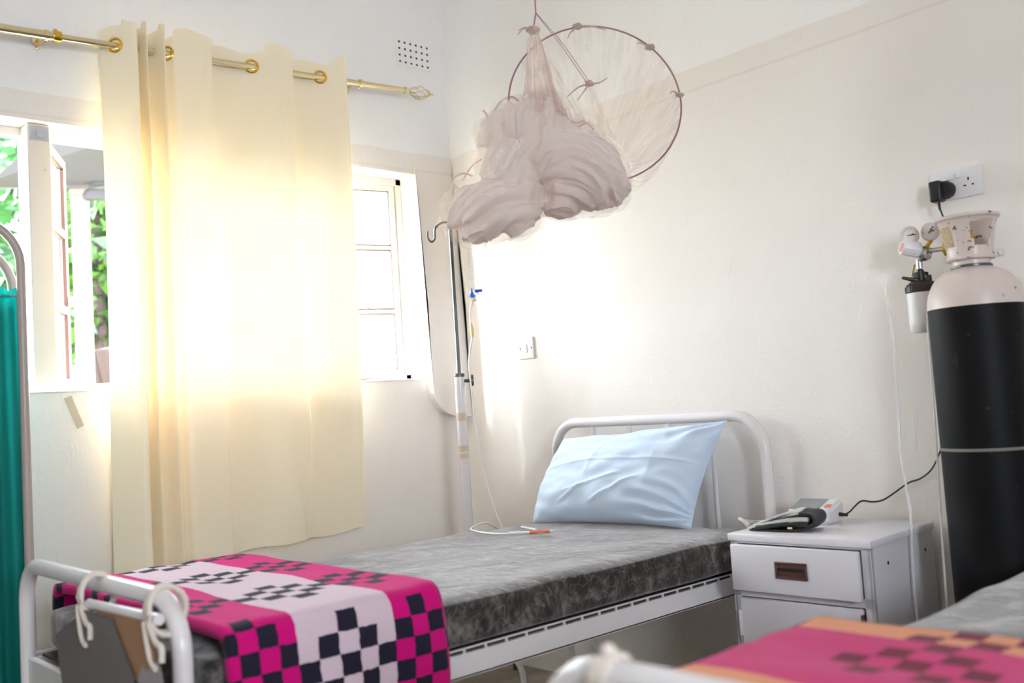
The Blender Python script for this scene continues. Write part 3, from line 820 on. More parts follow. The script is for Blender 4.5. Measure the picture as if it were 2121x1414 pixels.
t = thing('wall_socket', 'white double power socket on the back wall above the oxygen cylinder', 'power socket', (2.2515, 0, 1.636))
wall_plate(t, .146, .086)
for x in (-.011, .010):
    bm = NB(); box(bm, x-.0075, x+.0075, -.0135, -.008, .013, .031, .0015, 1, Matrix.Rotation(.05 if x < 0 else -.05, 4, 'X')); obj('rocker', bm, M['white'], t)
bm = NB()
for s in (1,):
    cx = .036
    box(bm, cx-.0022, cx+.0022, -.0094, -.0088, .003, .0115); box(bm, cx-.0145, cx-.0075, -.0094, -.0088, -.0125, -.0085); box(bm, cx+.0075, cx+.0145, -.0094, -.0088, -.0125, -.0085)
obj('pin_slots', bm, M['darkbrown'], t, False)
t = thing('power_adapter', 'black plug adapter in the left socket with a thin cord to the monitor', 'plug adapter', (2.214, -.010, 1.622))
bm = NB(); box(bm, -.022, .024, -.016, 0, -.026, .026, .006, 3); box(bm, -.021, .012, -.046, -.008, -.034, .026, .006, 3)
lathe(bm, [(0, -.03), (.02, -.03), (.024, -.024), (.024, 0)], 20, axis_m((.014, 0, 0), (0, 1, 0)) @ Matrix.Translation((0, 0, 0))); obj('plug_body', bm, M['black'], t)
o = Vector(t.location)
bm = NB(); tube(bm, [(-.002, -.03, -.033), (0, -.03, -.058)], [.005, .0035], 8); obj('strain_relief', bm, M['black'], t)
bm = NB(); pts = [(2.214, -.040, 1.57), (2.222, -.036, 1.53), (2.228, -.02, 1.45), (2.225, -.015, 1.30), (2.215, -.015, 1.10), (2.175, -.015, .95), (2.142, -.016, .887), (2.111, -.016, .832), (2.075, -.016, .803), (2.036, -.016, .789), (1.99, -.02, .758), (1.956, -.022, .738), (1.925, -.025, .732), (1.895, -.035, .735), (1.885, -.06, .722), (1.882, -.09, .708), (1.879, -.118, .703)]
tube(bm, [p-o for p in catmull(pts, 6)], .0026, 8); obj('power_cord', bm, M['black'], t)

# ------------------------------------------------------------------ oxygen cylinder
CX, CY = 2.338, -.172
t = thing('oxygen_cylinder', 'tall black oxygen cylinder with a chipped white shoulder standing in front of the back wall', 'gas cylinder', (CX, CY, 0))
bm = NB(); rb = .1175
lathe(bm, [(0, .004), (.09, 0), (.105, .006), (rb, .03), (rb, .6), (rb, 1.268)], 48); obj('cylinder_body', bm, M['cylb'], t)
bm = NB(); lathe(bm, [(rb+.0006, .897), (rb+.0012, .899), (rb+.0012, .903), (rb+.0006, .905)], 48); obj('painted_band', bm, plain('grey_band', lin(120, 116, 108), .6), t, label='thin pale band round the body')
bm = NB(); pr = [(rb, 1.268)]
for k in range(1, 11):
    a = (PI/2)*k/11; pr.append((.046+(rb-.046)*math.cos(a), 1.272+.098*math.sin(a)))
pr += [(.047, 1.374), (.047, 1.40), (0, 1.40)]
lathe(bm, pr, 48); obj('shoulder', bm, M['cylw'], t, label='chipped white painted shoulder')
bm = NB(); lathe(bm, [(.0475, 1.372), (.051, 1.374), (.051, 1.378), (.0475, 1.380)], 40); obj('neck_ring', bm, M['darkst'], t)
# valve guard: tulip collar with two openings
def guard():
    bm = NB(); seg = 96; rows = [(0, .054), (.10, .057), (.2, .0565), (.3, .0575), (.45, .060), (.6, .063), (.75, .0665), (.88, .070), (.95, .0735), (1, .0755)]
    z0, z1 = 1.392, 1.505; V = []
    for s, r in rows: V.append([[bm.verts.new(((r-d)*math.cos(2*PI*k/seg), (r-d)*math.sin(2*PI*k/seg), z0+(z1-z0)*s)) for k in range(seg)] for d in (0, .006)])
    def isopen(k, i):
        s = (rows[i][0]+rows[i+1][0])/2; a = (360*(k+.5)/seg) % 360
        for ca in (-38+360, 142):
            w = 27 if s > .4 else 20
            if abs((a-ca+180) % 360-180) < w and .3 < s < .88: return True
        return False
    for i in range(len(rows)-1):
        for k in range(seg):
            if isopen(k, i): continue
            k2 = (k+1) % seg
            bm.faces.new((V[i][0][k], V[i][0][k2], V[i+1][0][k2], V[i+1][0][k])); bm.faces.new((V[i][1][k], V[i+1][1][k], V[i+1][1][k2], V[i][1][k2]))
            for (a, b, cond) in (((i, k), (i+1, k), isopen((k-1) % seg, i)), ((i, k2), (i+1, k2), isopen(k2, i))):
                if cond: bm.faces.new((V[a[0]][0][a[1]], V[b[0]][0][b[1]], V[b[0]][1][b[1]], V[a[0]][1][a[1]]))
            if i == 0 or isopen(k, i-1): bm.faces.new((V[i][0][k], V[i][1][k], V[i][1][k2], V[i][0][k2]))
            if i == len(rows)-2 or isopen(k, i+1): bm.faces.new((V[i+1][0][k], V[i+1][0][k2], V[i+1][1][k2], V[i+1][1][k]))
    tube(bm, [(.0745*math.cos(a), .0745*math.sin(a), z1) for a in [2*PI*k/64 for k in range(64)]], .0058, 10, True)
    tube(bm, [(.055*math.cos(a), .055*math.sin(a), 1.397) for a in [2*PI*k/64 for k in range(64)]], .0055, 10, True)
    e = Matrix.Rotation(math.radians(38), 4, 'Z')
    box(bm, .052, .082, -.006, .006, 1.398, 1.416, .002, 1, e)
    tube(bm, [e @ Vector((.07, -.012, 1.407)), e @ Vector((.07, .014, 1.407))], .005, 8)
    return bm
obj('valve_guard', guard(), painted_metal('chipped_guard_paint', lin(220, 206, 199), (.08, .06, .055, 1), .61, .35, 42), t, label='worn white collar with cut openings guarding the valve')
bm = NB(); lathe(bm, [(0, 1.40), (.022, 1.40), (.02, 1.42), (.016, 1.425), (.016, 1.455), (.009, 1.46), (.009, 1.475), (0, 1.475)], 20)
tube(bm, [(-.012, .004, 1.437), (-.056, .026, 1.437)], .011, 12); obj('valve', bm, M['brass'], t)
bm = NB()
a0 = math.radians(208); a1 = math.radians(252)
def lab(u, v):
    a = a0+(a1-a0)*u; s = .32+.5*v; r = .0585+(.0685-.0585)*((s-.3)/.58)+.0008; return Vector((r*math.cos(a), r*math.sin(a), 1.392+.113*s))
grid(bm, 14, 10, lab); obj('paper_label', bm, M['label'], t, label='yellowed paper label with worn print')

# regulator with two gauges and a humidifier bottle
t = thing('oxygen_regulator', 'chrome oxygen regulator with two round gauges screwed to the cylinder valve', 'regulator', (2.186, -.105, 1.445))
o = Vector(t.location)
dv = Vector((CX-.05, CY+.024, 1.438))-o
bm = NB(); tube(bm, [dv+Vector((-.002, .001, 0)), Vector((.012, -.005, 0))], .0065, 14); obj('inlet_stem', bm, M['steel'], t)
bm = NB(); lathe(bm, [(.007, -.012), (.019, -.012), (.021, -.008), (.021, .008), (.017, .012), (.007, .012)], 6, axis_m(dv+Vector((-.016, .007, 0)), (-.9, .42, .05))); obj('brass_nut', bm, M['brass'], t, False)
bm = NB(); bmesh.ops.create_uvsphere(bm, u_segments=20, v_segments=12, radius=.021, matrix=Matrix.Translation((0, 0, -.006))); lathe(bm, [(.0, -.024), (.017, -.024), (.018, .004), (.0, .006)], 20, axis_m((-.004, -.004, 0), (-.7, -.6, .25))); obj('regulator_body', bm, M['steel'], t)
fd = Vector((.35, -.9, -.05)).normalized()
kd = Vector((-.62, -.72, .22)).normalized()
for gx, gz in ((-.034, .052), (.024, .052)):
    c = Vector((gx, -.004, gz)); Mx = axis_m(c, fd)
    bm = NB(); lathe(bm, [(0, -.012), (.024, -.012), (.0255, -.009), (.0255, .010), (.0235, .012), (.0235, .009), (0, .009)], 32, Mx); gg = obj('gauge', bm, plain('white_gauge_case', lin(222, 214, 210), .3), t)
    bm = NB(); lathe(bm, [(0, .0095), (.022, .0095)], 28, Mx); obj('dial', bm, M['dial'], gg)
    bm = NB(); a = .9 if gx > 0 else 1.9
    box(bm, -.0012, .0012, -.006, .017, .0102, .0108, 0, 1, Mx @ Matrix.Rotation(-a+.7, 4, 'Z')); obj('needle', bm, M['black'], gg, False)
    bm = NB()
    for k in range(13):
        box(bm, -.0005, .0005, .016, .020, .0100, .0103, 0, 1, Mx @ Matrix.Rotation(math.radians(-130+k*21.6), 4, 'Z'))
    obj('tick_marks', bm, M['black'], gg, False)
    bm = NB(); box(bm, .004, .012, -.002, .002, .0100, .0103, 0, 1, Mx @ Matrix.Rotation(.6, 4, 'Z')); obj('red_mark', bm, M['red'], gg, False)
    bm = NB(); tube(bm, [c+Vector((0, .003, -.024)), Vector((gx*.35, 0, .012))], .006, 10); obj('gauge_stem', bm, M['brass'], t)
bm = NB(); kp = [(0, .062), (.019, .062), (.0215, .058)]
lathe(bm, [(0, .064), (.0195, .064), (.0215, .060), (.0215, .016), (.018, .012), (0, .012)], 30, axis_m((0, 0, .002), kd))
for k in range(15):
    box(bm, -.0012, .0012, .0205, .0228, .016, .052, 0, 1, axis_m((0, 0, .002), kd) @ Matrix.Rotation(2*PI*k/15, 4, 'Z'))
kn = obj('flow_knob', bm, M['white'], t)
bm = NB(); lathe(bm, [(0, .0646), (.014, .0645)], 24, axis_m((0, 0, .002), kd)); obj('knob_label', bm, plain('pink_print', lin(214, 160, 150), .6), kn)
bx, by = 2.168-o.x, -.100-o.y
bm = NB(); tube(bm, [(bx, by, -.02), (bx, by, -.045)], .009, 12); obj('outlet_collar', bm, M['steel'], t)
bm = NB(); lathe(bm, [(.0, -.098), (.010, -.098), (.010, -.050), (.006, -.046), (0, -.046)], 16, Matrix.Translation((bx, by, 0)))
for s in (.75, .75+PI):
    e = Matrix.Translation((bx, by, 0)) @ Matrix.Rotation(s, 4, 'Z')
    prism(bm, [(.004, -.052), (.021, -.056), (.021, -.064), (.008, -.086), (.004, -.088)], -.003, .003, e @ Matrix.Rotation(PI/2, 4, 'X'))
obj('wing_nut', bm, M['black'], t, False)

t = thing('humidifier_bottle', 'milky humidifier bottle with a black lid hanging under the regulator', 'bottle', (2.168, -.100, 1.22))
bm = NB(); lathe(bm, [(0, .002), (.034, 0), (.0395, .006), (.0405, .03), (.0405, .124), (.0385, .126), (.0385, .010), (0, .006)], 32); bo = obj('bottle_body', bm, M['milky'], t)
bm = NB(); lathe(bm, [(0, .006), (.036, .008), (.037, .075), (0, .075)], 28); obj('water', bm, clear_plastic('water', (.9, .93, .93, 1), .18), bo)
bm = NB(); lathe(bm, [(.041, .112), (.0435, .114), (.0435, .128), (.040, .136), (.030, .143), (.011, .146), (0, .146)], 32)
for k in range(32): box(bm, .0425, .0446, -.0015, .0015, .114, .130, 0, 1, Matrix.Rotation(2*PI*k/32, 4, 'Z'))
e = Vector((-.68, -.7, 0)).normalized()
tube(bm, [e*.012+Vector((0, 0, .148)), e*.03+Vector((0, 0, .152)), e*.052+Vector((0, 0, .158))], [.007, .0055, .004], 10)
lathe(bm, [(0, .142), (.009, .142), (.009, .158), (0, .158)], 12, Matrix.Translation((.024, -.006, 0))); obj('lid', bm, M['lid'], t)

def hose(name, label, pts, r, mat, cat='tube', n=7):
    P = catmull(pts, n); o = P[-1].copy(); bm = NB(); tube(bm, [p-o for p in P], r, 8)
    ob = tag(obj(name, bm, mat), label, cat); ob.location = o; return ob
hose('oxygen_tube', 'clear oxygen tube hanging from the humidifier lid down past the cabinet', [(2.127, -.142, 1.378), (2.110, -.158, 1.383), (2.096, -.165, 1.35), (2.105, -.17, 1.21), (2.10, -.17, 1.0), (2.103, -.18, .868), (2.118, -.19, .73), (2.122, -.21, .60), (2.125, -.22, .45), (2.15, -.24, .12), (2.17, -.3, .01)], .0034, M['clear'])
hose('oxygen_tube', 'clear tube clinging to the left edge of the black cylinder', [(2.226, -.06, 1.385), (2.222, -.10, 1.345), (2.2155, -.17, 1.29), (2.2145, -.19, 1.20), (2.2145, -.195, 1.05), (2.2145, -.21, .85), (2.214, -.225, .62), (2.222, -.25, .48), (2.235, -.29, .25), (2.22, -.36, .01)], .0032, M['clear'])
hose('tubing_loop', 'small tan loop of tubing behind the regulator and the cylinder collar', [(2.135, -.06, 1.42), (2.115, -.05, 1.37), (2.108, -.05, 1.32), (2.125, -.045, 1.285), (2.165, -.04, 1.275), (2.215, -.04, 1.30), (2.245, -.045, 1.36), (2.252, -.05, 1.42)], .003, M['latex'])

# ------------------------------------------------------------------ bedside cabinet
t = thing('bedside_cabinet', 'white metal bedside cabinet with its drawer slightly open', 'cabinet', (1.896, -.232, 0), .03)
w, d_, h = .2115, .194, .682
bm = NB()
box(bm, -w, -w+.012, -d_, d_, .03, h-.018, .002, 1); box(bm, w-.012, w, -d_, d_, .03, h-.018, .002, 1)
box(bm, -w+.01, w-.01, d_-.008, d_, .03, h-.02); box(bm, -w+.01, w-.01, -d_+.012, d_-.005, .03, .045)
box(bm, -w, -w+.022, -d_, -d_+.012, .03, h-.018); box(bm, w-.026, w, -d_, -d_+.012, .03, h-.018); box(bm, -w, w, -d_, -d_+.012, .505, .530); box(bm, -w, w, -d_, -d_+.012, .655, h-.015); box(bm, -w, w, -d_, -d_+.012, .03, .06)
obj('cabinet_body', bm, M['whitemetal'], t, False)
bm = NB(); box(bm, -w-.006, w+.006, -d_-.008, d_+.002, h-.022, h, .005, 2); obj('cabinet_top', bm, M['whitemetal'], t)
bm = NB(); ex = .030
dm_ = Matrix.Translation((0, 0, 0))
box(bm, -w+.018, w-.020, -d_-ex-.004, -d_-ex+.014, .526, .655, .004, 2); box(bm, -w+.03, w-.035, -d_-ex+.01, -d_+.25, .54, .546); box(bm, -w+.03, -w+.034, -d_-ex+.01, -d_+.25, .54, .63); box(bm, w-.039, w-.035, -d_-ex+.01, -d_+.25, .54, .63)
dr = obj('drawer', bm, M['whitemetal'], t)
bm = NB(); box(bm, w-.034, w-.0262, -d_-ex+.012, -d_+.2, .53, .652); obj('drawer_gap_shade', bm, M['darkbrown'], dr, False, label='dark strip standing in for shade in the gap beside the drawer front')  # dark filler puts the shade of the drawer gap into colour
bm = NB(); y = -d_-ex-.004
for a, b, c, e in ((-.050, .046, .609, .616), (-.050, .046, .570, .577), (-.050, -.043, .570, .616), (.039, .046, .570, .616)): box(bm, a, b, y-.006, y+.001, c, e, .0015, 1)
box(bm, -.044, .040, y-.005, y, .598, .610, .002, 1); box(bm, -.044, .040, y-.0012, y-.0002, .576, .600)
hd = obj('handle', bm, M['brown'], dr, label='brown recessed pull handle')
bm = NB(); box(bm, -.042, .038, y-.0018, y-.0013, .590, .599); obj('handle_recess', bm, M['darkbrown'], hd, False)
bm = NB(); box(bm, -w+.022, w-.030, -d_-.010, -d_+.002, .062, .503, .003, 1); dr2 = obj('door', bm, M['whitemetal'], t)
for z in (.43, .14):
    bm = NB(); tube(bm, [(-w+.020, -d_-.010, z-.035), (-w+.020, -d_-.010, z+.035)], .0055, 10); obj('hinge', bm, M['whitemetal'], dr2)
bm = NB(); box(bm, w-.034, w-.029, -d_-.016, -d_-.002, .06, .49, .001, 1); obj('door_edge', bm, M['brown'], dr2, False, label='brown strip along the free edge of the door')
for yy in (-.10, .135):
    bm = NB(); lathe(bm, [(0, .0012), (.0045, .001), (.005, 0)], 12, axis_m((w, yy, .610), (1, 0, 0))); obj('side_hole', bm, M['darkbrown'], t)
for sx in (-1, 1):
    for sy in (-1, 1):
        bm = NB(); lathe(bm, [(0, 0), (.014, 0), (.016, .03), (0, .03)], 12, Matrix.Translation((sx*(w-.03), sy*(d_-.03), 0))); obj('foot', bm, M['black'], t)

# monitor on the cabinet
t = thing('blood_pressure_monitor', 'small white monitor with a grey screen on the bedside cabinet', 'monitor', (1.808, -.150, .6825), .12)
def wedge(bm, x0, x1, y0, y1, z0f, z1f, z0b, z1b):
    v = [bm.verts.new(p) for p in ((x0, y0, z0f), (x1, y0, z0f), (x1, y1, z0b), (x0, y1, z0b), (x0, y0, z1f), (x1, y0, z1f), (x1, y1, z1b), (x0, y1, z1b))]
    for f in ((3, 2, 1, 0), (4, 5, 6, 7), (0, 1, 5, 4), (1, 2, 6, 5), (2, 3, 7, 6), (3, 0, 4, 7)): bm.faces.new([v[i] for i in f])
    return v
bm = NB(); wedge(bm, -.075, .062, -.062, .058, 0, .038, 0, .066); bmesh.ops.bevel(bm, geom=bm.edges[:], offset=.009, segments=3, affect='EDGES'); body = obj('monitor_body', bm, M['white'], t)
sl = Matrix.Translation((0, -.062, .0388)) @ Matrix.Rotation(math.atan2(.028, .12), 4, 'X')
bm = NB(); box(bm, -.066, .022, .02, .110, -.001, .0012, .001, 1, sl); obj('screen', bm, M['screen'], t, False, label='grey lcd screen')
bm = NB(); box(bm, .034, .052, .038, .062, -.001, .0012, .001, 1, sl); obj('orange_button', bm, M['orange'], t, False, label='orange button')
for k in range(2):
    bm = NB(); box(bm, .032, .052, .075+.016*k, .086+.016*k, -.001, .002, .001, 1, sl); obj('button', bm, M['white'], t, False)
bm = NB(); tube(bm, [(.061, .020, .022), (.088, .014, .021)], [.0065, .0045], 10); obj('power_jack', bm, M['black'], t)

t = thing('blood_pressure_cuff', 'folded grey and black blood pressure cuff lying in front of the small monitor', 'cuff', (1.812, -.322, .6855), .22)
def strip(path, half, th, taper=None):
    bm = NB(); P = catmull([(x, 0, z) for x, z in path], 8); n = len(P)
    def f(u, v):
        i = int(round(u*(n-1))); p = P[i]; k = 1 if not taper else taper(u); b = (2*v-1)
        return Vector((p.x, b*half*k, p.z+.002*math.sin(7*u+3*b)))
    grid(bm, n, 12, f); return bm
bm = strip([(-.10, .003), (-.06, .005), (0, .004), (.045, .005), (.082, .012), (.094, .028), (.086, .044), (.055, .049)], .055, .006, lambda u: .7+.3*min(1, u*3))
lo_ = obj('cuff_base', bm, M['cuffd'], t, label='black inside of the cuff curled up at one end'); md = lo_.modifiers.new('t', 'SOLIDIFY'); md.thickness = .005; md.offset = 1
bm = strip([(-.108, .008), (-.08, .017), (-.03, .036), (.02, .051), (.055, .057)], .052, .006, lambda u: .65+.35*min(1, u*2.2))
up_ = obj('cuff_flap', bm, M['cuffg'], t, label='pale grey outer face of the cuff'); md = up_.modifiers.new('t', 'SOLIDIFY'); md.thickness = .006; md.offset = -1
for q in (.3, .62):
    bm = strip([(-.10+.02*q, .006+.004*q), (-.06, .009+.010*q), (0, .008+.028*q), (.05, .009+.036*q), (.078, .014+.034*q)], .053, .006, lambda u: .7+.3*min(1, u*3))
    ly = obj('cuff_layer', bm, M['cuffg'] if q > .5 else M['cuffd'], t); md = ly.modifiers.new('t', 'SOLIDIFY'); md.thickness = .012; md.offset = 0
bm = NB(); box(bm, .02, .035, -.060, -.054, .006, .012, .002, 1); obj('velcro_tab', bm, M['latex'], t)
bm = NB(); tube(bm, catmull([(-.112, -.01, .008), (-.135, .0, .022), (-.150, .02, .022), (-.150, .045, .014), (-.125, .075, .006), (-.09, .09, .006)], 6), .0065, 10); obj('air_hose', bm, M['cuffg'], t)

# ------------------------------------------------------------------ privacy screen
t = thing('privacy_screen', 'folding privacy screen with teal cloth on a grey tube frame at the left edge', 'screen', (.30, -1.93, 0))
r = .0135; R = .13
# front panel ends at the near post; it runs away from the room along the window wall
def panel(ex, px, py, ztop, zc, n, nm):
    """ex: unit direction from the visible post; builds hoop frame and cloth"""
    e = Vector(ex).normalized(); p = Vector((px, py, 0)); W = .62
    bm = NB()
    pts = [p, p+Vector((0, 0, .6)), p+Vector((0, 0, 1.2))]+arc(p+e*R+Vector((0, 0, ztop-R)), R, PI, PI/2, 8, e, (0, 0, 1))+arc(p+e*(W-R)+Vector((0, 0, ztop-R)), R, PI/2, 0, 8, e, (0, 0, 1))+[p+e*W+Vector((0, 0, 1.2)), p+e*W]
    tube(bm, pts, r, 14); fr = obj('frame', bm, plain('grey_tube_paint', lin(176, 164, 156), .35), t)
    for zw in (zc, .3):
        bm = NB(); tube(bm, [p+Vector((0, 0, zw)), p+e*W+Vector((0, 0, zw))], .004, 8); obj('cloth_wire', bm, M['steel'], t)
    nn = e.cross(Vector((0, 0, 1)))
    bm = NB()
    def f(u, v):
        s = .012+u*(W-.024); z = .28+(zc+.02-.28)*v
        amp = .008+.006*(1-v)
        return p+e*s+Vector((0, 0, z+.006*math.sin(s*140)*(1 if v > .97 else 0)))+nn*(amp*math.sin(s*115+.8*math.sin(z*2+s*9))+.003*noise.noise(Vector((s*30, z*2, 1))))
    grid(bm, 150, 40, f); obj('cloth_panel', bm, M['teal'], t)
panel((-.12, -1, 0), 0, 0, 1.735, 1.51, 0, 'a')
panel((-.16, -1, 0), -.042, -.012, 1.665, 1.49, 0, 'b')

# ------------------------------------------------------------------ tape on the wall
bm = NB(); Mx = Matrix.Translation((.0012, -1.694, 1.165)) @ Matrix.Rotation(.36, 4, 'X')
box(bm, -.0006, .0006, -.012, .012, -.055, .055, 0, 1, Mx); tag(obj('adhesive_tape', bm, M['tape'], None, False), 'yellowed strip of tape stuck to the wall below the left window', 'tape')

# ------------------------------------------------------------------ mosquito net
NO = Vector((1.477, -.658, 1.991))
t = thing('mosquito_net', 'sheer mosquito net knotted into a bundle on its hoop above the bed', 'mosquito net', NO, math.radians(47.47))
HC = Vector((.012, 0, -.012)); HR = .262; tilt = .20
HX, HY = Vector((1, .10, 0)).normalized(), Vector((0, math.sin(tilt), math.cos(tilt)))
def hoop(a, k=1.): return HC+(HX*math.cos(a)+HY*math.sin(a))*HR*k
bm = NB(); tube(bm, [hoop(2*PI*k/96) for k in range(96)], .0026, 8, True); obj('hoop', bm, M['mauve'], t, label='thin mauve hoop')
bm = NB()
top = Vector((-.149, -.01, .271))
tube(bm, [Vector((-.149, -.01, RZ-NO.z-.002)), top], .0022, 6); tube(bm, [top, Vector((-.16, -.015, .222))], .0026, 6)
tube(bm, [top, Vector((-.075, .0, .165)), Vector((-.006, .03, .06))], .0011, 6); tube(bm, [top+Vector((.002, 0, 0)), Vector((-.068, .0, .168)), Vector((.002, .03, .062))], .0010, 6)
obj('hanging_cord', bm, M['cord'], t)
KN = Vector((-.160, -.015, .218))
# knots with loose tails
knotmat = net_mat('knotted_netting', .85, lin(214, 196, 188))
for p, rr, tails in ((KN, .017, ([KN, (-.185, -.02, .225), (-.205, -.02, .218)], [KN, (-.19, -.02, .222), (-.208, -.02, .205)])),
                     (Vector((-.02, .05, .247)), .012, ([(-.02, .05, .247), (-.045, .04, .225), (-.055, .035, .205)], [(-.02, .05, .247), (.02, .04, .240), (.06, .03, .222)])),
                     (hoop(math.atan2(.187, .188)), .013, ([hoop(.75), (.165, .01, .166), (.15, 0, .162)],)), (hoop(.06), .010, ([hoop(.06), (.248, .0, .008), (.235, -.01, -.002)],)),
                     (Vector((0, .03, .058)), .012, ([(0, .03, .058), (-.035, .02, .045), (-.070, .01, .016)], [(0, .03, .058), (-.02, .02, .03), (-.04, .015, .005)], [(0, .03, .058), (.03, .02, .056), (.055, .01, .066)]))):
    bm = NB(); p = Vector(p)
    bmesh.ops.create_icosphere(bm, subdivisions=3, radius=rr, matrix=Matrix.Translation(p))
    for v in bm.verts:
        q = v.co-p; v.co = p+Vector((q.x*1.15, q.y*.8, q.z*.8))*(1+.5*noise.noise(v.co*90))
    for P in tails: tube(bm, catmull(P, 5), [.0032-.0016*i/(5*(len(P)-1)) for i in range(5*(len(P)-1)+1)], 6)
    obj('tie_knot', bm, knotmat, t)
# sheets
def sheet(name, A, B, nu, nv, pleat, amp, mat, depth=0., sag=0.0, seed=0):
    A = catmull(A, 10); B = catmull(B, 10); bm = NB()
    def f(u, v):
        a = A[int(round(u*(len(A)-1)))]; b = B[int(round(u*(len(B)-1)))]
        p = a.lerp(b, v); w = math.sin(v*PI)
        k = amp*(.25+.75*(v if amp > 0 else 1))
        p = p+Vector((0, -1, 0))*(k*math.sin(u*pleat*2*PI+2*noise.noise(Vector((u*5+seed, v*2, 0))))+depth*w)
        p = p+Vector((.01*noise.noise(Vector((u*8, v*4, seed))), 0, -sag*w))
        return p
    grid(bm, nu, nv, f, lambda u, v: (u, v)); return obj(name, bm, mat, t, label=None)
# gathered neck
def neck():
    bm = NB(); n = 150
    def f(u, v):
        a = 2*PI*u; c = Vector((-.160, -.015, .210)).lerp(Vector((-.150, -.02, -.05)), v)
        rr = .012+.036*v**.8+.05*max(0, v-.6)**1.5; rr *= 1+.20*math.sin(a*13+2.2*noise.noise(Vector((a, v*2, 0))))*(.5+.5*v)
        return c+Vector((math.cos(a)*rr*1.05, math.sin(a)*rr*.8, 0))
    grid(bm, n, 24, f, lambda u, v: (u, v)); return bm
obj('gathered_neck', neck(), M['net2'], t)
sheet('net_panel', [hoop(a) for a in (2.55, 2.2, 1.8, 1.4, 1.0, .6, .2, -.2, -.6)], [(-.11, -.02, -.06), (-.07, -.03, -.09), (-.03, -.03, -.11), (.0, -.03, -.12), (.03, -.03, -.13), (.055, -.03, -.15), (.075, -.03, -.17), (.09, -.03, -.20), (.09, -.03, -.23)], 150, 30, 9, .006, M['net1'], .02, .02, 1)
sheet('net_panel', [hoop(a) for a in (1.0, .85, .72, .5, .3, .1, -.1, -.35, -.6, -.8)], [(.05, -.03, -.14), (.07, -.03, -.155), (.08, -.03, -.17), (.085, -.03, -.18), (.092, -.03, -.19), (.097, -.03, -.20), (.10, -.03, -.21), (.10, -.03, -.225), (.095, -.03, -.235), (.085, -.03, -.245)], 170, 30, 15, .010, M['net1'], .02, .0, 4)
sheet('net_panel', [(-.155, -.015, .20), (-.148, -.015, .20), (-.14, -.015, .195)], [(-.12, -.03, -.06), (-.06, -.03, -.08), (-.01, -.03, -.10)], 70, 24, 7, .006, M['net1'], 0, .01, 8)
sheet('net_panel', [(-.01, .03, .07), (0, .03, .06), (.01, .03, .066)], [(.02, -.02, -.11), (.045, -.02, -.125), (.065, -.02, -.14)], 60, 22, 6, .006, M['net1'], -.02, 0, 9)
sheet('net_panel', [hoop(a) for a in (.15, -.1, -.4, -.7, -1.0)], [(.10, -.02, -.20), (.105, -.02, -.215), (.10, -.02, -.235), (.085, -.02, -.255), (.06, -.02, -.27)], 110, 20, 8, .008, M['net1'], .01, .045, 12)
# the bundle
BL = [((-.19, 0, -.085), (.12, .10, .075), .15), ((-.155, 0, -.045), (.07, .07, .065), 0), ((-.055, -.01, -.215), (.150, .115, .100), .55), ((-.12, 0, -.16), (.14, .11, .10), .2), ((-.09, 0, -.275), (.085, .09, .062), -.5),
      ((-.25, 0, -.20), (.095, .09, .12), .2), ((-.305, -.01, -.315), (.150, .10, .078), -.30), ((-.37, .0, -.32), (.080, .08, .085), .2), ((-.285, 0, -.10), (.06, .07, .05), .5), ((-.255, -.03, -.335), (.075, .07, .062), 0)]
def blob_mesh(scale, vox):
    bm = NB()
    for (c, rad, rot) in BL:
        Mx = Matrix.Translation(c) @ Matrix.Rotation(rot, 4, 'Y') @ Matrix.Diagonal((rad[0]*scale, rad[1]*scale, rad[2]*scale, 1))
        bmesh.ops.create_icosphere(bm, subdivisions=4, radius=1, matrix=Mx)
    me = bpy.data.meshes.new('tmp'); bm.to_mesh(me); bm.free(); ob = link(bpy.data.objects.new('tmp', me))
    md = ob.modifiers.new('r', 'REMESH'); md.mode = 'VOXEL'; md.voxel_size = vox
    ms = ob.modifiers.new('s', 'SMOOTH'); ms.iterations = 6
    dg = bpy.context.evaluated_depsgraph_get(); ev = ob.evaluated_get(dg); m2 = bpy.data.meshes.new_from_object(ev)
    bpy.data.objects.remove(ob); bpy.data.meshes.remove(me)
    bm = NB(); bm.from_mesh(m2); bpy.data.meshes.remove(m2); bm.normal_update(); return bm
def fold(p, seed):
    w = Vector((noise.noise(p*6+Vector((seed, 0, 0))), noise.noise(p*6+Vector((0, seed, 9))), noise.noise(p*6+Vector((3, 7, seed)))))
    tot = 0; acc = 0
    # sweeping folds, each lump of the bundle gathered along its own direction
    for (cx, cz, ang, bend) in ((-.19, -.06, 1.35, 1.5), (-.02, -.20, -.55, 3.0), (-.10, -.29, -.25, 2.5), (-.32, -.31, .42, 2.0), (-.24, -.18, 1.0, 2.0)):
        d = Vector((p.x-cx, p.z-cz)); wt = math.exp(-(d.length/.085)**2)+1e-4
        al = d.x*math.cos(ang)+d.y*math.sin(ang); pe = -d.x*math.sin(ang)+d.y*math.cos(ang)+bend*al*al
        s1 = noise.noise(Vector((pe*26+w.x*.9, al*3.5+seed, p.y*10+w.y)))
        s2 = noise.noise(Vector((pe*60+w.z*1.5, al*7, p.y*22+seed)))
        acc += wt*(.75*(1-2.4*abs(s1))+.3*(1-2*abs(s2))); tot += wt
    return acc/tot+.35*w.x
bm = blob_mesh(1.0, .0042)
nrm = {v.index: v.normal.copy() for v in bm.verts}
for v in bm.verts: v.co = v.co+v.normal*(.027*fold(v.co, 2.)-.010)
obj('net_bundle', bm, M['net3'], t, label='dense knotted bundle of netting')
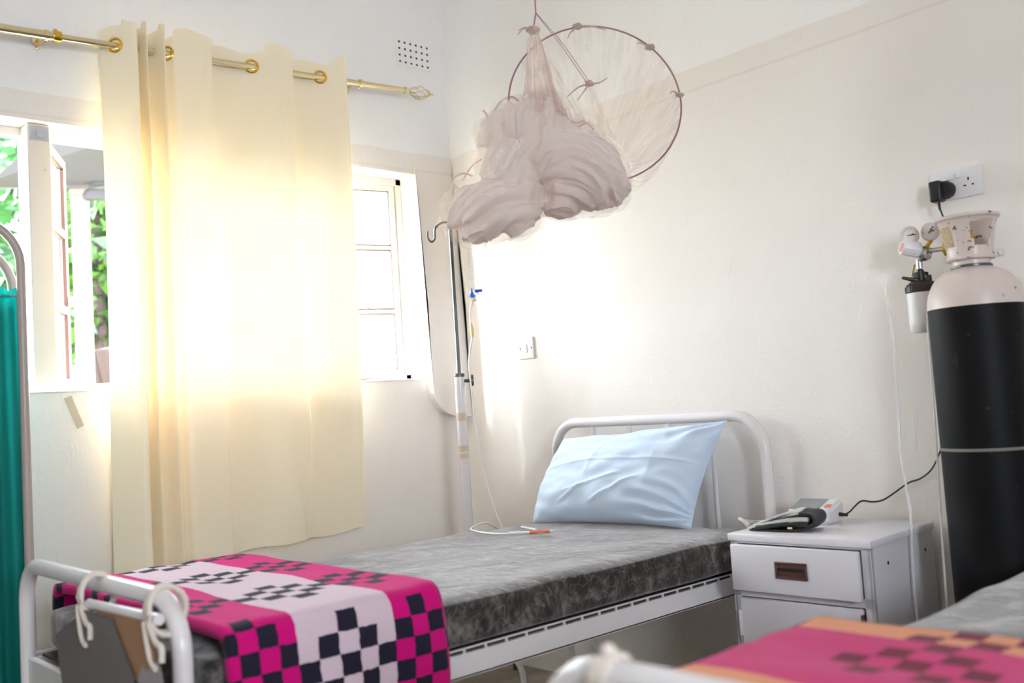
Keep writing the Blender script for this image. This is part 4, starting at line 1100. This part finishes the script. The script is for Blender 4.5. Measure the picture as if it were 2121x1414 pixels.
for seed, sc_, am in ((5., 1.05, .012), (11., 1.09, .016)):
    bm = blob_mesh(sc_, .0065)
    for v in bm.verts: v.co = v.co+v.normal*(.006+am*fold(v.co, seed)+.008*noise.noise(v.co*38+Vector((seed, 0, 0))))
    obj('loose_wrap', bm, M['net4'], t, label='loose sheer layer round the bundle')
fray = net_mat('frayed_netting', .5, lin(214, 190, 186))
for P in ([(-.20, 0, -.03), (-.23, 0, .02), (-.27, 0, .012), (-.295, 0, -.02), (-.31, 0, -.05)], [(-.31, 0, -.05), (-.318, 0, -.025), (-.327, 0, -.012)], [(-.22, 0, -.05), (-.245, 0, -.01), (-.285, 0, -.045)], [(-.19, 0, -.02), (-.235, 0, .022), (-.25, .0, .005), (-.24, 0, -.05)],
          [(-.08, -.02, -.06), (-.05, -.02, -.075), (-.03, -.02, -.07)], [(-.05, -.02, -.09), (-.02, -.02, -.078), (.0, -.02, -.10)], [(-.31, 0, -.05), (-.315, 0, -.075), (-.30, 0, -.09)], [(-.41, 0, -.25), (-.43, 0, -.22), (-.40, 0, -.20), (-.37, 0, -.21)], [(-.40, 0, -.22), (-.37, 0, -.18), (-.34, 0, -.16)]):
    bm = NB(); tube(bm, catmull(P, 6), .0030, 6); obj('frayed_loop', bm, fray, t)

# ------------------------------------------------------------------ outside
bm = NB(); box(bm, -40, -.24, -25, 30, -.6, -.5)
gm = Mat('garden_ground'); gn = gm.noise(gm.coord(), 1.5, 5); gm.set(Base_Color=gm.ramp(gn, [(.35, lin(120, 96, 70)), (.65, lin(130, 140, 80))]), Roughness=.95)
go = obj('ground', bm, gm.m, None, False); go['kind'] = 'structure'
def leafmat(nm, a, b):
    m = Mat(nm); g = m.node('ShaderNodeObjectInfo'); n = m.noise(m.coord(), 3, 3)
    m.set(Base_Color=m.mix(m.ramp(n, [(.42, 0.), (.58, 1.)]), a, b), Roughness=.5)
    t_ = m.node('ShaderNodeBsdfTranslucent'); t_.inputs[0].default_value = b
    x = m.node('ShaderNodeMixShader'); x.inputs[0].default_value = .35
    m.l.new(m.b.outputs[0], x.inputs[1]); m.l.new(t_.outputs[0], x.inputs[2]); m.l.new(x.outputs[0], m.out.inputs[0]); return m.m
LM = leafmat('bright_leaves', lin(9, 30, 8), lin(48, 80, 18)); LM2 = leafmat('blue_green_leaves', lin(10, 32, 17), lin(38, 74, 34))
bark = plain('reddish_bark', lin(34, 17, 12), .9, bump=.6, bscale=14)
def bush(name, label, loc, rad, z0, z1, n, mat, trunk, seed, ls=.11):
    rnd = random.Random(seed); t = thing(name, label, 'tree' if 'tree' in name else 'bush', loc)
    bm = NB()
    for k in range(n):
        # leaf clumps
        a = rnd.uniform(0, 2*PI); rr = rad*math.sqrt(rnd.random()); z = rnd.uniform(z0, z1)
        sq = 1-.55*abs((z-(z0+z1)/2)/((z1-z0)/2))**2
        c = Vector((rr*sq*math.cos(a), rr*sq*math.sin(a), z)); c += Vector((noise.noise(c*3), noise.noise(c*3+Vector((5, 0, 0))), 0))*.15
        d = Vector((rnd.gauss(0, 1), rnd.gauss(0, 1), rnd.gauss(-.2, .6))).normalized(); s = d.cross(Vector((rnd.gauss(0, 1), rnd.gauss(0, 1), rnd.gauss(0, 1)))).normalized()
        L = ls*rnd.uniform(.6, 1.3); w = L*.24
        v = [bm.verts.new(c), bm.verts.new(c+d*L*.45+s*w), bm.verts.new(c+d*L), bm.verts.new(c+d*L*.45-s*w)]
        bm.faces.new(v)
    obj('foliage', bm, mat, t, False, recalc=False)
    bm = NB()
    for k in range(trunk):
        a = k*2.4; b = Vector((.12*math.cos(a)*k, .12*math.sin(a)*k, -.5)); e = Vector((rad*.5*math.cos(a+.5), rad*.5*math.sin(a+.5), z0+(z1-z0)*.6))
        tube(bm, catmull([b, b.lerp(e, .4)+Vector((.05, 0, .1)), e], 5), [.12-.085*i/10 for i in range(11)], 8)
    obj('trunk', bm, bark, t)
# along the view through the open casement: direction (-.93,.32)
bush('garden_tree', 'bright green leafy tree seen through the open left casement', (-6.55, .95, 0), .78, 2.0, 4.2, 2600, LM, 4, 3, .2)
bush('garden_tree', 'darker green tree behind the bright one outside the left window', (-9.6, 1.75, 0), 1.9, 2.15, 5.2, 3200, LM2, 5, 4, .3)
bush('garden_bush', 'pale green bush seen through the far left window pane', (-6.8, -.62, 0), .58, .9, 2.75, 1300, LM2, 3, 8, .2)
bm = NB()
for k in range(5): tube(bm, catmull([(-.2+.1*k, .12*math.sin(k*2.), -.5), (-.2+.1*k+.03*math.sin(k), .1*math.sin(k*2.), .8), (-.2+.11*k, .12*math.cos(k), 1.83)], 6), [.085]*13, 9)
obj_ = tag(obj('tree_trunk', bm, bark), 'thick reddish brown trunk below the leaves outside the window', 'tree'); obj_.location = (-5.35, .32, 0)

# neighbouring veranda
t = thing('veranda', 'grey roofed veranda with a pale post outside the left window', 'veranda', (-3.9, -.6, -.5))
o = Vector(t.location)
ex = Vector((.671, .738, 0)).normalized(); ey = Vector((-.738, .671, 0))   # along the eave, and away
def VP(a, b, z): return ex*a+ey*b+Vector((0, 0, z-o.z))
def vprism(bm, pts, b0, b1):
    A = [bm.verts.new(VP(a, b0, z)) for a, z in pts]; B = [bm.verts.new(VP(a, b1, z)) for a, z in pts]; n = len(pts)
    bm.faces.new(A); bm.faces.new(B[::-1])
    for i in range(n): bm.faces.new((A[i], B[i], B[(i+1) % n], A[(i+1) % n]))
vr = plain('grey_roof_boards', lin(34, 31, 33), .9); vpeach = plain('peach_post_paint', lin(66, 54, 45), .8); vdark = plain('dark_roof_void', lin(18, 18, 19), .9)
bm = NB(); eave = [(-1.1, 2.90, -.05), (-.30, 2.935, -.1), (.150, 3.138, -.35), (.500, 3.055, -.35), (1.2, 2.90, -.35)]; back = [(1.1, 2.872, 0), (.27, 2.872, 0), (-.30, 2.908, 0), (-1.1, 2.895, 0)]
lo = [bm.verts.new(VP(a, b, z)) for a, z, b in eave+back]; hi = [bm.verts.new(VP(a, b+.25, z+.05)) for a, z, b in eave+back]; n = len(lo)
bm.faces.new(lo); bm.faces.new(hi[::-1])
for k in range(n): bm.faces.new((lo[k], hi[k], hi[(k+1) % n], lo[(k+1) % n]))
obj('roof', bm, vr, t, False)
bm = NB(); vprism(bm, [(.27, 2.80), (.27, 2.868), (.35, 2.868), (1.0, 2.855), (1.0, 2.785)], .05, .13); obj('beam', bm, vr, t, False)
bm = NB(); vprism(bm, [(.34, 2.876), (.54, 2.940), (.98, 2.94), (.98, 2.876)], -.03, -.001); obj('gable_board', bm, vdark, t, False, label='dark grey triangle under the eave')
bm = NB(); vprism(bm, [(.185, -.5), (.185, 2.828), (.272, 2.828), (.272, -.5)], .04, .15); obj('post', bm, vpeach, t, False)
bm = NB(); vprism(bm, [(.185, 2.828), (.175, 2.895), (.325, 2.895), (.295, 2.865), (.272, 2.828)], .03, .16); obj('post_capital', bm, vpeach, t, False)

# ------------------------------------------------------------------ light: overcast sky through the window and the added fill opening
w = bpy.data.worlds.new('overcast_sky'); sc.world = w; w.use_nodes = True
bg = w.node_tree.nodes['Background']; bg.inputs[0].default_value = (.80, .90, 1.0, 1); bg.inputs[1].default_value = 30.0
sun = bpy.data.lights.new('hazy_sun', 'SUN'); sun.energy = 46.0; sun.angle = math.radians(30); sun.color = (.96, .98, 1.0)
so = link(bpy.data.objects.new('hazy_sun', sun)); so.location = (-6, -8, 5)
so.rotation_euler = Vector((.40, 1, -.42)).to_track_quat('-Z', 'Y').to_euler()
def portal(nm, loc, rot, sx, sy):
    l = bpy.data.lights.new(nm, 'AREA'); l.shape = 'RECTANGLE'; l.size = sx; l.size_y = sy; l.cycles.is_portal = True
    ob = link(bpy.data.objects.new(nm, l)); ob.location = loc; ob.rotation_euler = rot
portal('window_1_daylight', (-.245, (W1[0]+W1[1])/2, (WZ0+WZ1)/2), (0, -PI/2, 0), WZ1-WZ0, W1[1]-W1[0])
portal('window_fill_daylight', (RX+.245, (W2[0]+W2[1])/2, (W2[2]+W2[3])/2), (0, PI/2, 0), W2[3]-W2[2], W2[1]-W2[0])

# ------------------------------------------------------------------ camera
yaw, pitch, roll = math.radians(47.47), math.radians(4.0), math.atan(.065)
fwd = Vector((-math.sin(yaw)*math.cos(pitch), math.cos(yaw)*math.cos(pitch), math.sin(pitch)))
r0 = Vector((math.cos(yaw), math.sin(yaw), 0)); u0 = r0.cross(fwd)
R = r0*math.cos(roll)-u0*math.sin(roll); U = r0*math.sin(roll)+u0*math.cos(roll)
cam = bpy.data.cameras.new('camera'); co = link(bpy.data.objects.new('camera', cam))
mw = Matrix((( R.x, U.x, -fwd.x), (R.y, U.y, -fwd.y), (R.z, U.z, -fwd.z))).to_4x4(); mw.translation = (3.38, -2.79, 1.08)
co.matrix_world = mw
cam.sensor_width = 36; cam.lens = 2000/2121*36; cam.clip_start = .02; cam.clip_end = 200
cam.dof.use_dof = True; cam.dof.focus_distance = 3.25; cam.dof.aperture_fstop = 2.2
sc.camera = co
vs = sc.view_settings
sc.display_settings.display_device = 'sRGB'
vs.view_transform = 'Standard'; vs.look = 'None'; vs.exposure = 0.72; vs.gamma = 1.0
vs.use_curve_mapping = False
c = sc.cycles
c.use_denoising = True; c.max_bounces = 12; c.diffuse_bounces = 7; c.glossy_bounces = 4; c.transmission_bounces = 6; c.transparent_max_bounces = 24
c.sample_clamp_indirect = 20; c.caustics_reflective = False; c.caustics_refractive = False
